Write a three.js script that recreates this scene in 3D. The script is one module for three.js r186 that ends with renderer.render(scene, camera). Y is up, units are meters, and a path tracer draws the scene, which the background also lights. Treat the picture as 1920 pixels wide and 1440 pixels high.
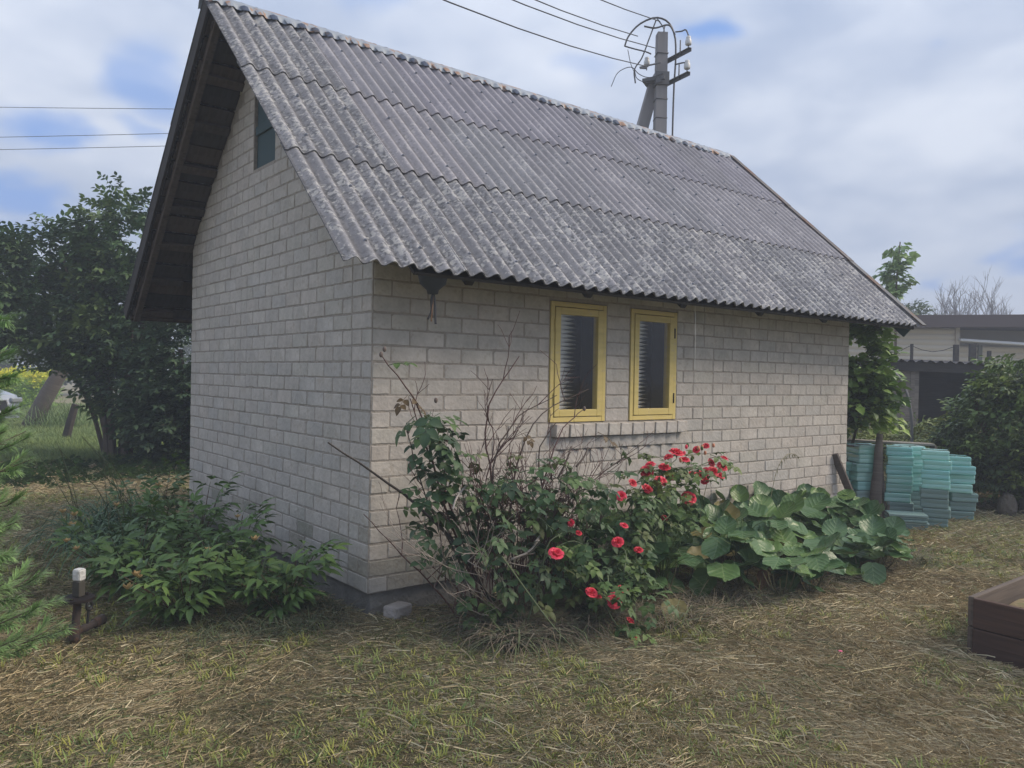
import * as THREE from 'three';
import { mergeGeometries } from 'three/addons/utils/BufferGeometryUtils.js';
import { RoundedBoxGeometry } from 'three/addons/geometries/RoundedBoxGeometry.js';

/* ---------- camera, sky, sun, exposure ---------- */
const scene = new THREE.Scene();
const camera = new THREE.PerspectiveCamera(51.52, 4 / 3, 0.05, 900);
camera.position.set(-2.292, 1.474, 4.2313);
camera.rotation.set(-0.00933, -0.67163, 0.01894, 'YXZ');
scene.add(camera);
const renderer = new THREE.WebGLRenderer({ antialias: true });
renderer.setSize(1024, 768);
renderer.toneMapping = THREE.LinearToneMapping;
renderer.toneMappingExposure = 1.47;
scene.fog = new THREE.FogExp2(new THREE.Color().setRGB(0.62, 0.68, 0.78), 0.0065);
renderer.shadowMap.enabled = true;

// seeded randomness and lattice noise
let seed = 12345;
function reseed(s) { seed = s >>> 0; }
function rnd() { seed = (seed + 0x6D2B79F5) >>> 0; let t = seed; t = Math.imul(t ^ (t >>> 15), t | 1); t ^= t + Math.imul(t ^ (t >>> 7), t | 61); return ((t ^ (t >>> 14)) >>> 0) / 4294967296; }
const rr = (a, b) => a + (b - a) * rnd();
const pick = (a) => a[Math.floor(rnd() * a.length)];
function h3(x, y, z) { let h = Math.imul(x, 374761393) ^ Math.imul(y, 668265263) ^ Math.imul(z, 1274126177); h = Math.imul(h ^ (h >>> 13), 1103515245); h ^= h >>> 16; return (h >>> 0) / 4294967296; }
const sm = (t) => t * t * (3 - 2 * t);
const clamp = (x, a = 0, b = 1) => Math.min(b, Math.max(a, x));
const step = (a, b, x) => sm(clamp((x - a) / (b - a)));
const mixn = (a, b, t) => a + (b - a) * t;
function vn(x, y, z = 0, per = 0) {
  const xi = Math.floor(x), yi = Math.floor(y), zi = Math.floor(z), u = sm(x - xi), v = sm(y - yi), w = sm(z - zi);
  const W = per ? (i) => ((i % per) + per) % per : (i) => i;
  const X0 = W(xi), X1 = W(xi + 1), Y0 = W(yi), Y1 = W(yi + 1);
  const a = mixn(mixn(h3(X0, Y0, zi), h3(X1, Y0, zi), u), mixn(h3(X0, Y1, zi), h3(X1, Y1, zi), u), v);
  if (w === 0) return a;
  return mixn(a, mixn(mixn(h3(X0, Y0, zi + 1), h3(X1, Y0, zi + 1), u), mixn(h3(X0, Y1, zi + 1), h3(X1, Y1, zi + 1), u), v), w);
}
function fbm(x, y, z = 0, o = 4, per = 0) { let s = 0, a = 0.5, n = 0; for (let i = 0; i < o; i++) { s += a * vn(x, y, z + i * 17.0, per); n += a; a *= 0.5; x *= 2; y *= 2; per *= 2; } return s / n; }

// overcast sky with a few blue gaps, computed as radiance
{
  const w = 2048, h = 1024, data = new Float32Array(w * h * 4);
  const gaps = [[171.9, 14.1, 2.1, 1.3, 1], [166.4, 18.3, 2.3, 2.2, .75], [173.2, 10.4, 3, 1.2, .95], [127.8, 23.4, 2.4, .7, .9], [151.8, 25, 2.6, .9, .45], [136.5, 21, 2.4, .8, .35], [167, 15, 1.4, .8, .7],
    [174.5, 8, 3, 1.2, .6], [150, 42, 9, 5, .5], [80, 38, 8, 5, .6], [-20, 30, 12, 6, .5], [-120, 25, 12, 5, .6], [210, 40, 8, 6, .6], [-70, 55, 14, 8, .5]];
  for (let j = 0; j < h; j++) {
    const el = (0.5 - (j + 0.5) / h) * Math.PI, y = Math.sin(el), c = Math.cos(el);
    for (let i = 0; i < w; i++) {
      const ph = ((i + 0.5) / w - 0.5) * 2 * Math.PI;                 // three.js: u = atan2(z, x) / 2pi + 0.5
      const x = Math.cos(ph) * c, z = Math.sin(ph) * c, k = (j * w + i) * 4;
      let r, g, b;
      if (y > -0.02) {
        const q = 1.5 / (Math.max(y, 0) + 0.22), px = x * q, pz = z * q;
        const wx = fbm(px * 1.1 + 3.1, pz * 1.1, 2.3, 3) - 0.5, wz = fbm(px * 1.1, pz * 1.1 + 9.7, 5.3, 3) - 0.5;
        const f = fbm(px * 2.2 + wx * 1.6, pz * 2.2 + wz * 1.6, 1.5, 6);
        const d = fbm(px * 1.2 + wx, pz * 1.2 - wz, 8.5, 5);
        let az = Math.atan2(x, z) * 180 / Math.PI, e = el * 180 / Math.PI, gap = step(0.66, 0.8, 1 - f) * 0.8;
        const jx = (fbm(px * 5, pz * 5, 11.5, 4) - 0.5) * 5.0, jy = (fbm(px * 5 + 7, pz * 5, 13.5, 4) - 0.5) * 2.6;
        for (const [ga, ge, ra, re, s] of gaps) { let da = az - ga; if (da > 180) da -= 360; if (da < -180) da += 360; const t = Math.hypot((da + jx) / ra, (e - ge + jy) / re); gap = Math.max(gap, s * step(1.5, 0.35, t)); }
        // grey-violet undersides, brighter thin parts
        const t = clamp(step(0.33, 0.68, d) * 0.58 + step(0.34, 0.66, f) * 0.5 + (fbm(px * 6, pz * 6 + 4, 17.5, 5) - .5) * .75);
        const low = step(0.22, 0.0, y);
        let cr = mixn(0.305, 0.555, t), cg = mixn(0.37, 0.60, t), cb = mixn(0.505, 0.69, t);
        cr = mixn(cr, 0.37, low * 0.5); cg = mixn(cg, 0.45, low * 0.5); cb = mixn(cb, 0.60, low * 0.5);
        const up = step(0.15, 0.95, y) * 0.28 + 1; cr *= up; cg *= up; cb *= up;
        gap = clamp(gap - step(0.5, 0.75, f) * 0.25);
        r = mixn(cr, 0.15, gap); g = mixn(cg, 0.285, gap); b = mixn(cb, 0.60, gap);
      } else { r = 0.10; g = 0.095; b = 0.08; }
      data[k] = r; data[k + 1] = g; data[k + 2] = b; data[k + 3] = 1;
    }
  }
  // rows run from the zenith in this loop; the texture's first row is the bottom
  const flip = new Float32Array(data.length);
  for (let j = 0; j < h; j++) flip.set(data.subarray(j * w * 4, (j + 1) * w * 4), (h - 1 - j) * w * 4);
  const sky = new THREE.DataTexture(flip, w, h, THREE.RGBAFormat, THREE.FloatType);
  sky.mapping = THREE.EquirectangularReflectionMapping; sky.colorSpace = THREE.LinearSRGBColorSpace;
  sky.magFilter = sky.minFilter = THREE.LinearFilter; sky.wrapS = THREE.RepeatWrapping; sky.needsUpdate = true;
  scene.background = sky; scene.environment = sky; scene.environmentIntensity = 1.0; scene.backgroundIntensity = 1.0;
}
const sun = new THREE.DirectionalLight(new THREE.Color().setRGB(1.0, 0.86, 0.69), 2.5);
sun.position.set(18.6, 20.5, 14.2); sun.target.position.set(1, 0, -1);
sun.castShadow = true; sun.shadow.radius = 50; sun.shadow.mapSize.set(2048, 2048);
Object.assign(sun.shadow.camera, { left: -16, right: 16, top: 16, bottom: -16, near: 1, far: 80 });
scene.add(sun, sun.target);

/* ---------- helpers ---------- */
const used = {};
function numbered(n) { if (!(n in used)) { used[n] = 0; return n; } used[n]++; return n + '_' + String(used[n]).padStart(3, '0'); }
function tag(o, label, category, group, kind) { o.userData.label = label; o.userData.category = category; if (group) o.userData.group = group; if (kind) o.userData.kind = kind; return o; }
function thing(name, label, category, [x, y, z] = [0, 0, 0], turn = 0, group) { const o = new THREE.Group(); o.name = numbered(name); o.position.set(x, y, z); o.rotation.y = turn; scene.add(o); return tag(o, label, category, group); }
function mesh(name, geo, m, parent) { const o = new THREE.Mesh(geo, m); o.name = parent && parent !== scene ? name : numbered(name); o.castShadow = o.receiveShadow = true; if (parent) parent.add(o); return o; }
function struct(name, geo, m) { const o = mesh(name, geo, m, scene); o.userData.kind = 'structure'; return o; }
const lin = (r, g, b) => new THREE.Color().setRGB(r, g, b);
function mat(c, rough = 0.85, o = {}) { const C = Array.isArray(c) ? lin(...c) : c; const phys = o.transmission || o.clearcoat || o.sheen || o.specularIntensity !== undefined; return new (phys ? THREE.MeshPhysicalMaterial : THREE.MeshStandardMaterial)({ color: C, roughness: rough, metalness: 0, side: THREE.DoubleSide, ...o }); }
function dataTex(n, fn, srgb = false, m = n) {
  const d = new Uint8Array(n * m * 4);
  for (let j = 0; j < m; j++) for (let i = 0; i < n; i++) { const c = fn(i / n, j / m), k = (j * n + i) * 4; d[k] = clamp(c[0]) * 255; d[k + 1] = clamp(c[1]) * 255; d[k + 2] = clamp(c[2]) * 255; d[k + 3] = 255; }
  const t = new THREE.DataTexture(d, n, m, THREE.RGBAFormat); t.wrapS = t.wrapT = THREE.RepeatWrapping; t.magFilter = THREE.LinearFilter; t.minFilter = THREE.LinearMipmapLinearFilter; t.generateMipmaps = true;
  t.colorSpace = srgb ? THREE.SRGBColorSpace : THREE.NoColorSpace; t.needsUpdate = true; return t;
}
const toS = (c) => (c <= 0.0031308 ? c * 12.92 : 1.055 * Math.pow(c, 1 / 2.4) - 0.055);
const colTex = (n, fn, m) => dataTex(n, (u, v) => fn(u, v).map(toS), true, m);   // fn gives linear values
const grey = (n, fn, m) => dataTex(n, (u, v) => { const g = fn(u, v); return [g, g, g]; }, false, m);
// geometry from lists
function G(pos, idx, uv, nor) {
  const g = new THREE.BufferGeometry(); g.setAttribute('position', new THREE.Float32BufferAttribute(pos, 3));
  g.setAttribute('uv', new THREE.Float32BufferAttribute(uv || new Array(pos.length / 3 * 2).fill(0), 2)); g.setIndex(idx);
  if (nor) g.setAttribute('normal', new THREE.Float32BufferAttribute(nor, 3)); else g.computeVertexNormals();
  return g;
}
function merge(list) { return list.length === 1 ? list[0] : mergeGeometries(list.map((g) => { for (const k of Object.keys(g.attributes)) if (!['position', 'normal', 'uv'].includes(k)) g.deleteAttribute(k); return g.index ? g : g.setIndex([...Array(g.attributes.position.count).keys()]); }), false); }
const V = (x, y, z) => new THREE.Vector3(x, y, z);
const M4 = new THREE.Matrix4(), Qn = new THREE.Quaternion(), Eu = new THREE.Euler();
function xf(g, [x, y, z], [rx, ry, rz] = [0, 0, 0], s = 1) { const q = Qn.setFromEuler(Eu.set(rx, ry, rz, 'YXZ')); return g.clone().applyMatrix4(M4.compose(V(x, y, z), q, Array.isArray(s) ? V(...s) : V(s, s, s))); }
function box(x0, x1, y0, y1, z0, z1, bev = 0) {
  const w = x1 - x0, h = y1 - y0, d = z1 - z0; const g = bev ? new RoundedBoxGeometry(w, h, d, 1, bev) : new THREE.BoxGeometry(w, h, d);
  g.translate((x0 + x1) / 2, (y0 + y1) / 2, (z0 + z1) / 2); return metric(g);
}
function metric(g) { // box-projected uv in metres
  const p = g.attributes.position, n = g.attributes.normal, u = new Float32Array(p.count * 2);
  for (let i = 0; i < p.count; i++) { const ax = Math.abs(n.getX(i)), ay = Math.abs(n.getY(i)), az = Math.abs(n.getZ(i)); const a = ax > ay && ax > az ? [p.getZ(i), p.getY(i)] : ay > az ? [p.getX(i), p.getZ(i)] : [p.getX(i), p.getY(i)]; u[2 * i] = a[0]; u[2 * i + 1] = a[1]; }
  g.setAttribute('uv', new THREE.BufferAttribute(u, 2)); return g;
}
// a bar from a to b with a rectangular cross-section
function bar(a, b, w, h, up = V(0, 1, 0)) {
  const d = b.clone().sub(a), L = d.length(), g = metric(new RoundedBoxGeometry(w, h, L, 1, Math.min(w, h) * 0.12));
  const m = new THREE.Matrix4().lookAt(V(0, 0, 0), d, up); g.applyMatrix4(m); g.translate((a.x + b.x) / 2, (a.y + b.y) / 2, (a.z + b.z) / 2); return g;
}
// tapered tube through points
function tube(pts, r0, r1, sides = 6, cap = true) {
  const pos = [], idx = [], uv = [], n = pts.length; let L = 0;
  let ref = V(0, 1, 0); const t = V(0, 0, 0), u = V(0, 0, 0), v = V(0, 0, 0);
  for (let i = 0; i < n; i++) {
    t.copy(pts[Math.min(i + 1, n - 1)]).sub(pts[Math.max(i - 1, 0)]).normalize();
    if (i === 0) { ref = Math.abs(t.y) > 0.9 ? V(1, 0, 0) : V(0, 1, 0); u.crossVectors(ref, t).normalize(); } else { u.sub(v.copy(t).multiplyScalar(u.dot(t))).normalize(); L += pts[i].distanceTo(pts[i - 1]); }
    v.crossVectors(t, u); const r = Array.isArray(r0) ? r0[i] : mixn(r0, r1, i / (n - 1));
    for (let s = 0; s <= sides; s++) { const a = s / sides * Math.PI * 2, c = Math.cos(a) * r, q = Math.sin(a) * r; pos.push(pts[i].x + u.x * c + v.x * q, pts[i].y + u.y * c + v.y * q, pts[i].z + u.z * c + v.z * q); uv.push(s / sides * 6.28 * r, L); }
  }
  const k = sides + 1; for (let i = 0; i < n - 1; i++) for (let s = 0; s < sides; s++) { const a = i * k + s; idx.push(a, a + 1, a + k, a + 1, a + k + 1, a + k); }
  if (cap) for (const i of [0, n - 1]) { const c = pos.length / 3; pos.push(pts[i].x, pts[i].y, pts[i].z); uv.push(0, 0); for (let s = 0; s < sides; s++) { const a = i * k + s; i ? idx.push(a, a + 1, c) : idx.push(a + 1, a, c); } }
  return G(pos, idx, uv);
}
const P3 = (l) => l.map((p) => V(...p));
const smooth = (l, n = 16) => new THREE.CatmullRomCurve3(P3(l)).getPoints(n);
// leaf blade: along +z from the base, normal +y
function leaf(L, W, { rows = 5, fold = 0.25, droop = 0.2, tip = 1, round = 0.5, wave = 0 } = {}) {
  const pos = [], idx = [], uv = [];
  for (let i = 0; i <= rows; i++) {
    const t = i / rows, w = W * 0.5 * Math.pow(Math.sin(Math.PI * Math.pow(clamp(t, 0.0, 1), round + 0.25)), 0.8 * tip) + 0.0006, a = -droop * t;
    const z = L * t * Math.cos(a * 0.7), y = L * t * Math.sin(a), wv = wave ? wave * Math.sin(t * 9 + W * 50) : 0;
    for (const s of [-1, 0, 1]) { pos.push(s * w * Math.cos(fold), y + Math.abs(s) * w * Math.sin(fold) + s * wv, z); uv.push(0.5 + s * 0.5, t); }
  }
  for (let i = 0; i < rows; i++) for (let s = 0; s < 2; s++) { const a = i * 3 + s; idx.push(a, a + 3, a + 1, a + 1, a + 3, a + 4); }
  return G(pos, idx, uv);
}
function inst(name, geo, m, n, fn, parent = scene) {
  const o = new THREE.InstancedMesh(geo, m, n); o.name = parent === scene ? numbered(name) : name; const c = new THREE.Color(); let k = 0;
  const mx = new THREE.Matrix4(), q = new THREE.Quaternion(), e = new THREE.Euler(), p = V(0, 0, 0), s = V(1, 1, 1);
  for (let i = 0; i < n; i++) { const r = fn(i, p, e, s, c); if (r === false) continue; q.setFromEuler(e); o.setMatrixAt(k, mx.compose(p, q, s)); if (r) o.setColorAt(k, c); k++; }
  o.count = k; o.castShadow = o.receiveShadow = true; o.userData.kind = 'stuff'; parent.add(o); return o;
}
/* ---------- ground ---------- */
function gh(x, z) { // small humps of mown hay, smooth further out
  const d = Math.hypot(x + 2.3, z - 4.2), f = 1 - 0.6 * step(8, 20, d);
  return f * ((fbm(x * 0.9 + 50, z * 0.9 + 50, 0.5, 3) - 0.5) * 0.07 + (fbm(x * 3.7, z * 3.7, 4.5, 3) - 0.5) * 0.05) - 0.004;
}
function greenAt(x, z) { return clamp(fbm(x * 0.55 + 20, z * 0.55, 7.5, 3) * 1.5 - 0.45 + 0.35 * step(0.4, -1.2, x) * step(-4.4, -1.5, z) - 0.12 * step(1, 4, x)); }
const soilTex = colTex(2048, (u, v) => {
  const a = fbm(u * 8, v * 8, 1.5, 6, 8), b = fbm(u * 60, v * 60, 2.5, 3, 60), c = fbm(u * 14 + 3, v * 14, 6.5, 4, 14);
  const fib = vn(u * 220 + b * 6, v * 40, 0.5, 0) * 0.6 + b * 0.6, k = 0.35 + 0.75 * fib + (a - 0.5) * 0.7, g = step(0.45, 0.62, c) * 0.6;
  return [mixn(0.27, 0.15, g) * k, mixn(0.22, 0.18, g) * k, mixn(0.125, 0.07, g) * k];
});
soilTex.repeat.set(1, 1);
const soilBump = grey(512, (u, v) => fbm(u * 40, v * 40, 3.5, 4, 40));
{
  const pos = [], idx = [], uv = []; const nx = 260, nz = 260;
  const cx = (i, n, a) => { const t = (i / n) * 2 - 1; return Math.sign(t) * (Math.abs(t) * 7 + Math.pow(Math.abs(t), 9) * a); };
  for (let j = 0; j <= nz; j++) for (let i = 0; i <= nx; i++) { const x = cx(i, nx, 420) + 0.6, z = cx(j, nz, 420) + 0.5, far = Math.hypot(x, z); pos.push(x, far < 60 ? gh(x, z) : 0, z); uv.push(x / 1.9, z / 1.9); }
  for (let j = 0; j < nz; j++) for (let i = 0; i < nx; i++) { const a = j * (nx + 1) + i; idx.push(a, a + nx + 1, a + 1, a + 1, a + nx + 1, a + nx + 2); }
  struct('ground', G(pos, idx, uv), mat([1, 1, 1], 0.97, { map: soilTex, bumpMap: soilBump, bumpScale: 0.012 }));
}

/* ---------- house ---------- */
const L = 5.467, W = 3.51, B = 0.16, CH = 0.09943, BR = 0.26;
const RY = 4.291, RZ = -1.925, TA = 0.9263;              // ridge height, ridge line, slope of the roof
const yroof = (z) => RY - TA * Math.abs(z - RZ);
const house = thing('brick_house', 'small white silicate brick garden house with grey corrugated roof and yellow windows', 'house');
const brickTex = colTex(512, (u, v) => {
  const a = fbm(u * 6, v * 6, 1.2, 5, 6), b = fbm(u * 40, v * 40, 3.2, 3, 40), s = step(0.62, 0.72, fbm(u * 18, v * 18, 9.2, 4, 18));
  const k = 0.86 + (a - 0.5) * 0.42 + (b - 0.5) * 0.16; return [k * (1 - s * 0.10), k * (1 - s * 0.12), k * (1 - s * 0.15)];
});
const brickBump = grey(256, (u, v) => fbm(u * 16, v * 16, 5.2, 5, 16));
brickTex.repeat.set(1.6, 1.6); brickBump.repeat.set(3, 3);
const brickMats = [[.52, .485, .445], [.51, .475, .437], [.50, .469, .435], [.53, .495, .453], [.485, .462, .433], [.515, .474, .433], [.50, .473, .43]].map((c) => mat(c, 0.9, { map: brickTex, bumpMap: brickBump, bumpScale: 0.004 }));
const dirtyBricks = [[.39, .365, .315], [.36, .35, .30], [.42, .39, .34]].map((c) => mat(c, 0.95, { map: brickTex, bumpMap: brickBump, bumpScale: 0.006 }));
brickMats.push(...dirtyBricks);
const mortarTex = colTex(256, (u, v) => { const k = 0.75 + 0.5 * fbm(u * 24, v * 24, 2.2, 5, 24); return [.30 * k, .272 * k, .24 * k]; });
mortarTex.repeat.set(2, 2);
const mortarM = mat([1, 1, 1], 0.95, { map: mortarTex, bumpMap: brickBump, bumpScale: 0.008 });
// pad shapes: ragged-edged brick faces, front at z = 0
function padGeo(len, h) {
  const D = 0.024, bev = 0.0028, x = len / 2, y = h / 2, o = []; const j = () => (rnd() - 0.5) * 0.0026;
  const corner = (sx, sy, flip) => { const c = rnd() < 0.22 ? rr(0.006, 0.016) : rr(0.001, 0.004), c2 = c * rr(0.6, 1.3); const p = [[sx * (x - c), sy * y + j()], [sx * x + j(), sy * (y - c2)]]; return flip ? p.reverse() : p; };
  o.push(...corner(-1, -1, true)); o.push([rr(-.25, -.1) * len, -y + j()], [rr(.1, .25) * len, -y + j()]);
  o.push(...corner(1, -1, false)); o.push(...corner(1, 1, true)); o.push([rr(.1, .25) * len, y + j()], [rr(-.25, -.1) * len, y + j()]); o.push(...corner(-1, 1, false));
  const n = o.length, pos = [], idx = [], uv = [], ou = rnd() * 3, ov = rnd() * 3, zt = (rnd() - .5) * 0.002;
  const add = (p, z, s) => { const q = [p[0] - Math.sign(p[0]) * s, p[1] - Math.sign(p[1]) * s]; pos.push(q[0], q[1], z); uv.push(q[0] + ou, q[1] + ov); };
  for (const p of o) add(p, zt, bev); for (const p of o) add(p, zt, bev); for (const p of o) add(p, zt - bev, 0); for (const p of o) add(p, zt - bev, 0); for (const p of o) add(p, -D, 0);
  for (let i = 1; i < n - 1; i++) idx.push(0, i, i + 1);
  for (let i = 0; i < n; i++) { const k = (i + 1) % n; idx.push(n + i, 2 * n + i, n + k, n + k, 2 * n + i, 2 * n + k, 3 * n + i, 4 * n + i, 3 * n + k, 3 * n + k, 4 * n + i, 4 * n + k); }
  return G(pos, idx, uv);
}
reseed(77);
const padCache = {};
function pad(len, h) { const k = Math.round(len * 50) / 50 + '_' + Math.round(h * 100); if (!padCache[k]) padCache[k] = { len: Math.round(len * 50) / 50, h, v: [...Array(len > .2 ? 14 : 4)].map(() => padGeo(Math.round(len * 50) / 50, h)) }; const c = padCache[k]; return [pick(c.v), len / c.len]; }
const BH = CH - 0.0115, bricks = [];                       // {wall, s0, s1, k}
const windows = [[1.405, 1.965], [2.225, 2.772]], WY0 = 1.152, WY1 = 2.02;
{ // long wall
  for (let k = 0; k < 22; k++) {
    const even = k % 2 === 0, y0 = B + k * CH, y1 = y0 + BH, list = [];
    let s = 0; const near = [], far = [];
    if (even) { near.push([0, 0.13]); s = 0.13; }
    const gapAt = 3.0 + ((k * 37) % 5) * 0.09;
    while (s + BR < gapAt) { near.push([s, s + BR]); s += BR; }
    let e = L; if (!even) { far.push([L - 0.13, L]); e = L - 0.13; }
    while (e - BR > s + 0.07) { far.push([e - BR, e]); e -= BR; }
    const gap = e - s; if (gap > 0.27) { far.push([s, s + gap / 2], [s + gap / 2, e]); } else if (gap > 0.02) far.push([s, e]);
    for (let [a, b] of [...near, ...far]) {
      if (k === 9 && b > 1.432 && a < 2.868) { if (a < 1.432 && 1.432 - a > 0.05) list.push([a, 1.432]); if (b > 2.868 && b - 2.868 > 0.05) list.push([2.868, b]); continue; }
      if (k === 8 && b > 1.47 && a < 2.77) { if (a < 1.47 && 1.47 - a > 0.05) list.push([a, 1.47]); if (b > 2.77 && b - 2.77 > 0.05) list.push([2.77, b]); continue; }
      let parts = [[a, b]];
      if (y1 > WY0 && y0 < WY1 - 0.02) for (const [w0, w1] of windows) parts = parts.flatMap(([p, q]) => { const r = []; if (q <= w0 || p >= w1) return [[p, q]]; if (p < w0 - 0.03) r.push([p, w0 - 0.004]); if (q > w1 + 0.03) r.push([w1 + 0.004, q]); return r; });
      for (const [p, q] of parts) if (q - p > 0.035) list.push([p, q]);
    }
    // one whole brick stands in each course between the windows
    if (y1 > WY0 && y0 < WY1 - 0.02) { for (let i = list.length - 1; i >= 0; i--) if (list[i][0] >= 1.96 && list[i][1] <= 2.23) list.splice(i, 1); list.push([1.969, 2.221]); }
    for (const [p, q] of list) bricks.push({ w: 0, a: p, b: q, k });
  }
  // gable
  for (let k = 0; k < 42; k++) {
    const A = k % 2 === 1, list = []; let s = BR;
    if (A) { list.push([0, .13], [.13, .26], [.26, .39]); s = .39; } else list.push([0, .26]);
    while (s + BR <= W + 0.01) { list.push([s, s + BR]); s += BR; } if (W - s > 0.05) list.push([s, W]);
    const y0 = B + k * CH, y1 = y0 + BH;
    for (let [p, q] of list) {
      const top = Math.min(yroof(-p), yroof(-q)) - 0.06; if (y1 > top) continue;
      if (y1 > 3.06 && y0 < 3.66 && q > 1.55 && p < 1.98) { if (p < 1.55 - 0.04) q = 1.548; else if (q > 1.98 + 0.04) p = 1.982; else continue; }
      bricks.push({ w: 1, a: p, b: q, k });
    }
  }
}
const longWall = mesh('wall', new THREE.BufferGeometry(), mortarM, house), gableWall = mesh('wall', new THREE.BufferGeometry(), mortarM, house);
{
  const s = new THREE.Shape([[0.03, B], [L - 0.005, B], [L - 0.005, 2.36], [0.03, 2.36]].map((p) => new THREE.Vector2(...p)));
  for (const [a, b] of windows) s.holes.push(new THREE.Path([[a, WY0 - 0.002], [a, WY1], [b, WY1], [b, WY0 - 0.002]].map((p) => new THREE.Vector2(...p))));
  longWall.geometry = new THREE.ExtrudeGeometry(s, { depth: 0.24, bevelEnabled: false }).translate(0, 0, -0.2435);
  const g = new THREE.Shape([[0.0045, B - 0.003], [W, B - 0.003], [W, yroof(-W) - 0.12], [-RZ, RY - 0.12], [0.0045, yroof(0) - 0.12]].map((p) => new THREE.Vector2(...p)));
  g.holes.push(new THREE.Path([[1.55, 3.06], [1.98, 3.06], [1.98, 3.66], [1.55, 3.66]].map((p) => new THREE.Vector2(...p))));
  // shape in (distance along the gable, height): turned so that distance runs along -z
  gableWall.geometry = new THREE.ExtrudeGeometry(g, { depth: 0.24, bevelEnabled: false }).rotateY(Math.PI / 2).translate(0.0035, 0, 0);
  mesh('wall', merge([box(0.26, L, B, 2.4, -W, -W + 0.24), box(L - 0.24, L - 0.004, B - 0.002, 2.4, -W + 0.245, -0.25)]), brickMats[2], house);
  const fg = new THREE.Shape([[0.25, 2.402], [W, 2.402], [W, yroof(-W) - 0.12], [-RZ, RY - 0.12], [0.25, yroof(-0.25) - 0.12]].map((p) => new THREE.Vector2(...p)));
  mesh('wall', new THREE.ExtrudeGeometry(fg, { depth: 0.24, bevelEnabled: false }).rotateY(Math.PI / 2).translate(L - 0.245, 0, 0), brickMats[2], house);
}
{
  reseed(5);
  const cam = camera.position, items = [];
  for (const b of bricks) {
    const len = b.b - b.a - (b.w ? 0.015 : 0.0125), y = B + b.k * CH + BH / 2; let [g, sx] = pad(len, BH); const mi = rnd() < [.7, .45, .22, .08, .0][Math.min(b.k, 4)] ? 7 + Math.floor(rnd() * 3) : Math.floor(rnd() * 7);
    const c = (b.a + b.b) / 2, pos = b.w ? V((rnd() - .5) * 0.003, y + (rnd() - .5) * 0.003, -c) : V(c, y + (rnd() - .5) * 0.003, (rnd() - .5) * 0.003);
    if (b.w && b.a === 0) { pos.z -= 0.0035; } if (!b.w && b.a === 0) pos.x += 0.0035;
    const d = pos.distanceTo(cam), view = cam.clone().sub(pos).normalize(), facing = b.w ? -view.x : view.z;
    items.push({ b, g, sx, mi, pos, area: len * BH * facing / (d * d) });
  }
  items.sort((p, q) => q.area - p.area);
  const rest = [brickMats.map(() => []), brickMats.map(() => [])];
  items.forEach((t, i) => {
    const par = t.b.w ? gableWall : longWall, ry = t.b.w ? -Math.PI / 2 : 0;
    if (i < 290) { const m = mesh('brick', t.g, brickMats[t.mi], par); m.position.copy(t.pos); m.rotation.set(0, ry, (rnd() - .5) * 0.012); m.scale.x = t.sx; }
    else rest[t.b.w][t.mi].push(xf(t.g, t.pos.toArray(), [0, ry, (rnd() - .5) * 0.012], [t.sx, 1, 1]));
  });
  rest.forEach((lists, w) => { const gs = [], ms = []; lists.forEach((l, i) => { if (l.length) { gs.push(merge(l)); ms.push(brickMats[i]); } }); const o = mesh('brick_field', mergeGeometries(gs, true), ms, w ? gableWall : longWall); o.userData.kind = 'stuff'; });
  // header sill under the windows and the slanted course below it
  for (let i = 0; i < 11; i++) { const m = mesh('sill_brick', new RoundedBoxGeometry(0.119, BH + 0.004, 0.16, 1, 0.006), pick(brickMats.slice(0, 7)), longWall); metric(m.geometry); m.position.set(1.432 + 0.1305 * (i + .5), B + 9 * CH + BH / 2 - 0.001 + rr(-.002, .002), -0.026 + rr(-.004, .004)); m.rotation.set(0.03, rr(-.02, .02), rr(-.02, .02)); }
  for (let i = 0; i < 10; i++) { const m = mesh('sill_brick', new RoundedBoxGeometry(0.124, BH - .004, 0.1, 1, 0.006), pick(brickMats.slice(0, 7)), longWall); metric(m.geometry); m.position.set(1.47 + 0.13 * (i + .5), B + 8 * CH + BH / 2, -0.035); m.rotation.y = -0.27 + rr(-.05, .05); }
}
// plinth
const concTex = colTex(512, (u, v) => { const k = 0.6 + 0.7 * fbm(u * 10, v * 10, 3.3, 6, 10); return [.2 * k, .195 * k, .185 * k]; });
const concM = mat([1, 1, 1], 0.95, { map: concTex, bumpMap: brickBump, bumpScale: 0.01 });
mesh('foundation', box(0.035, L - 0.03, -0.3, B - 0.006, -W + 0.03, -0.035, 0.01), concM, house);
// loft hatch in the gable: two dark boards in a frame
const tealM = mat([.040, .075, .085], 0.7);
{
  const f = mesh('hatch', merge([box(0.03, 0.06, 3.062, 3.658, -1.978, -1.77), box(0.028, 0.058, 3.062, 3.658, -1.766, -1.552)]), tealM, house);
  mesh('hatch_batten', box(0.012, 0.027, 3.33, 3.40, -1.975, -1.555, 0.004), tealM, f);
}

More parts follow.
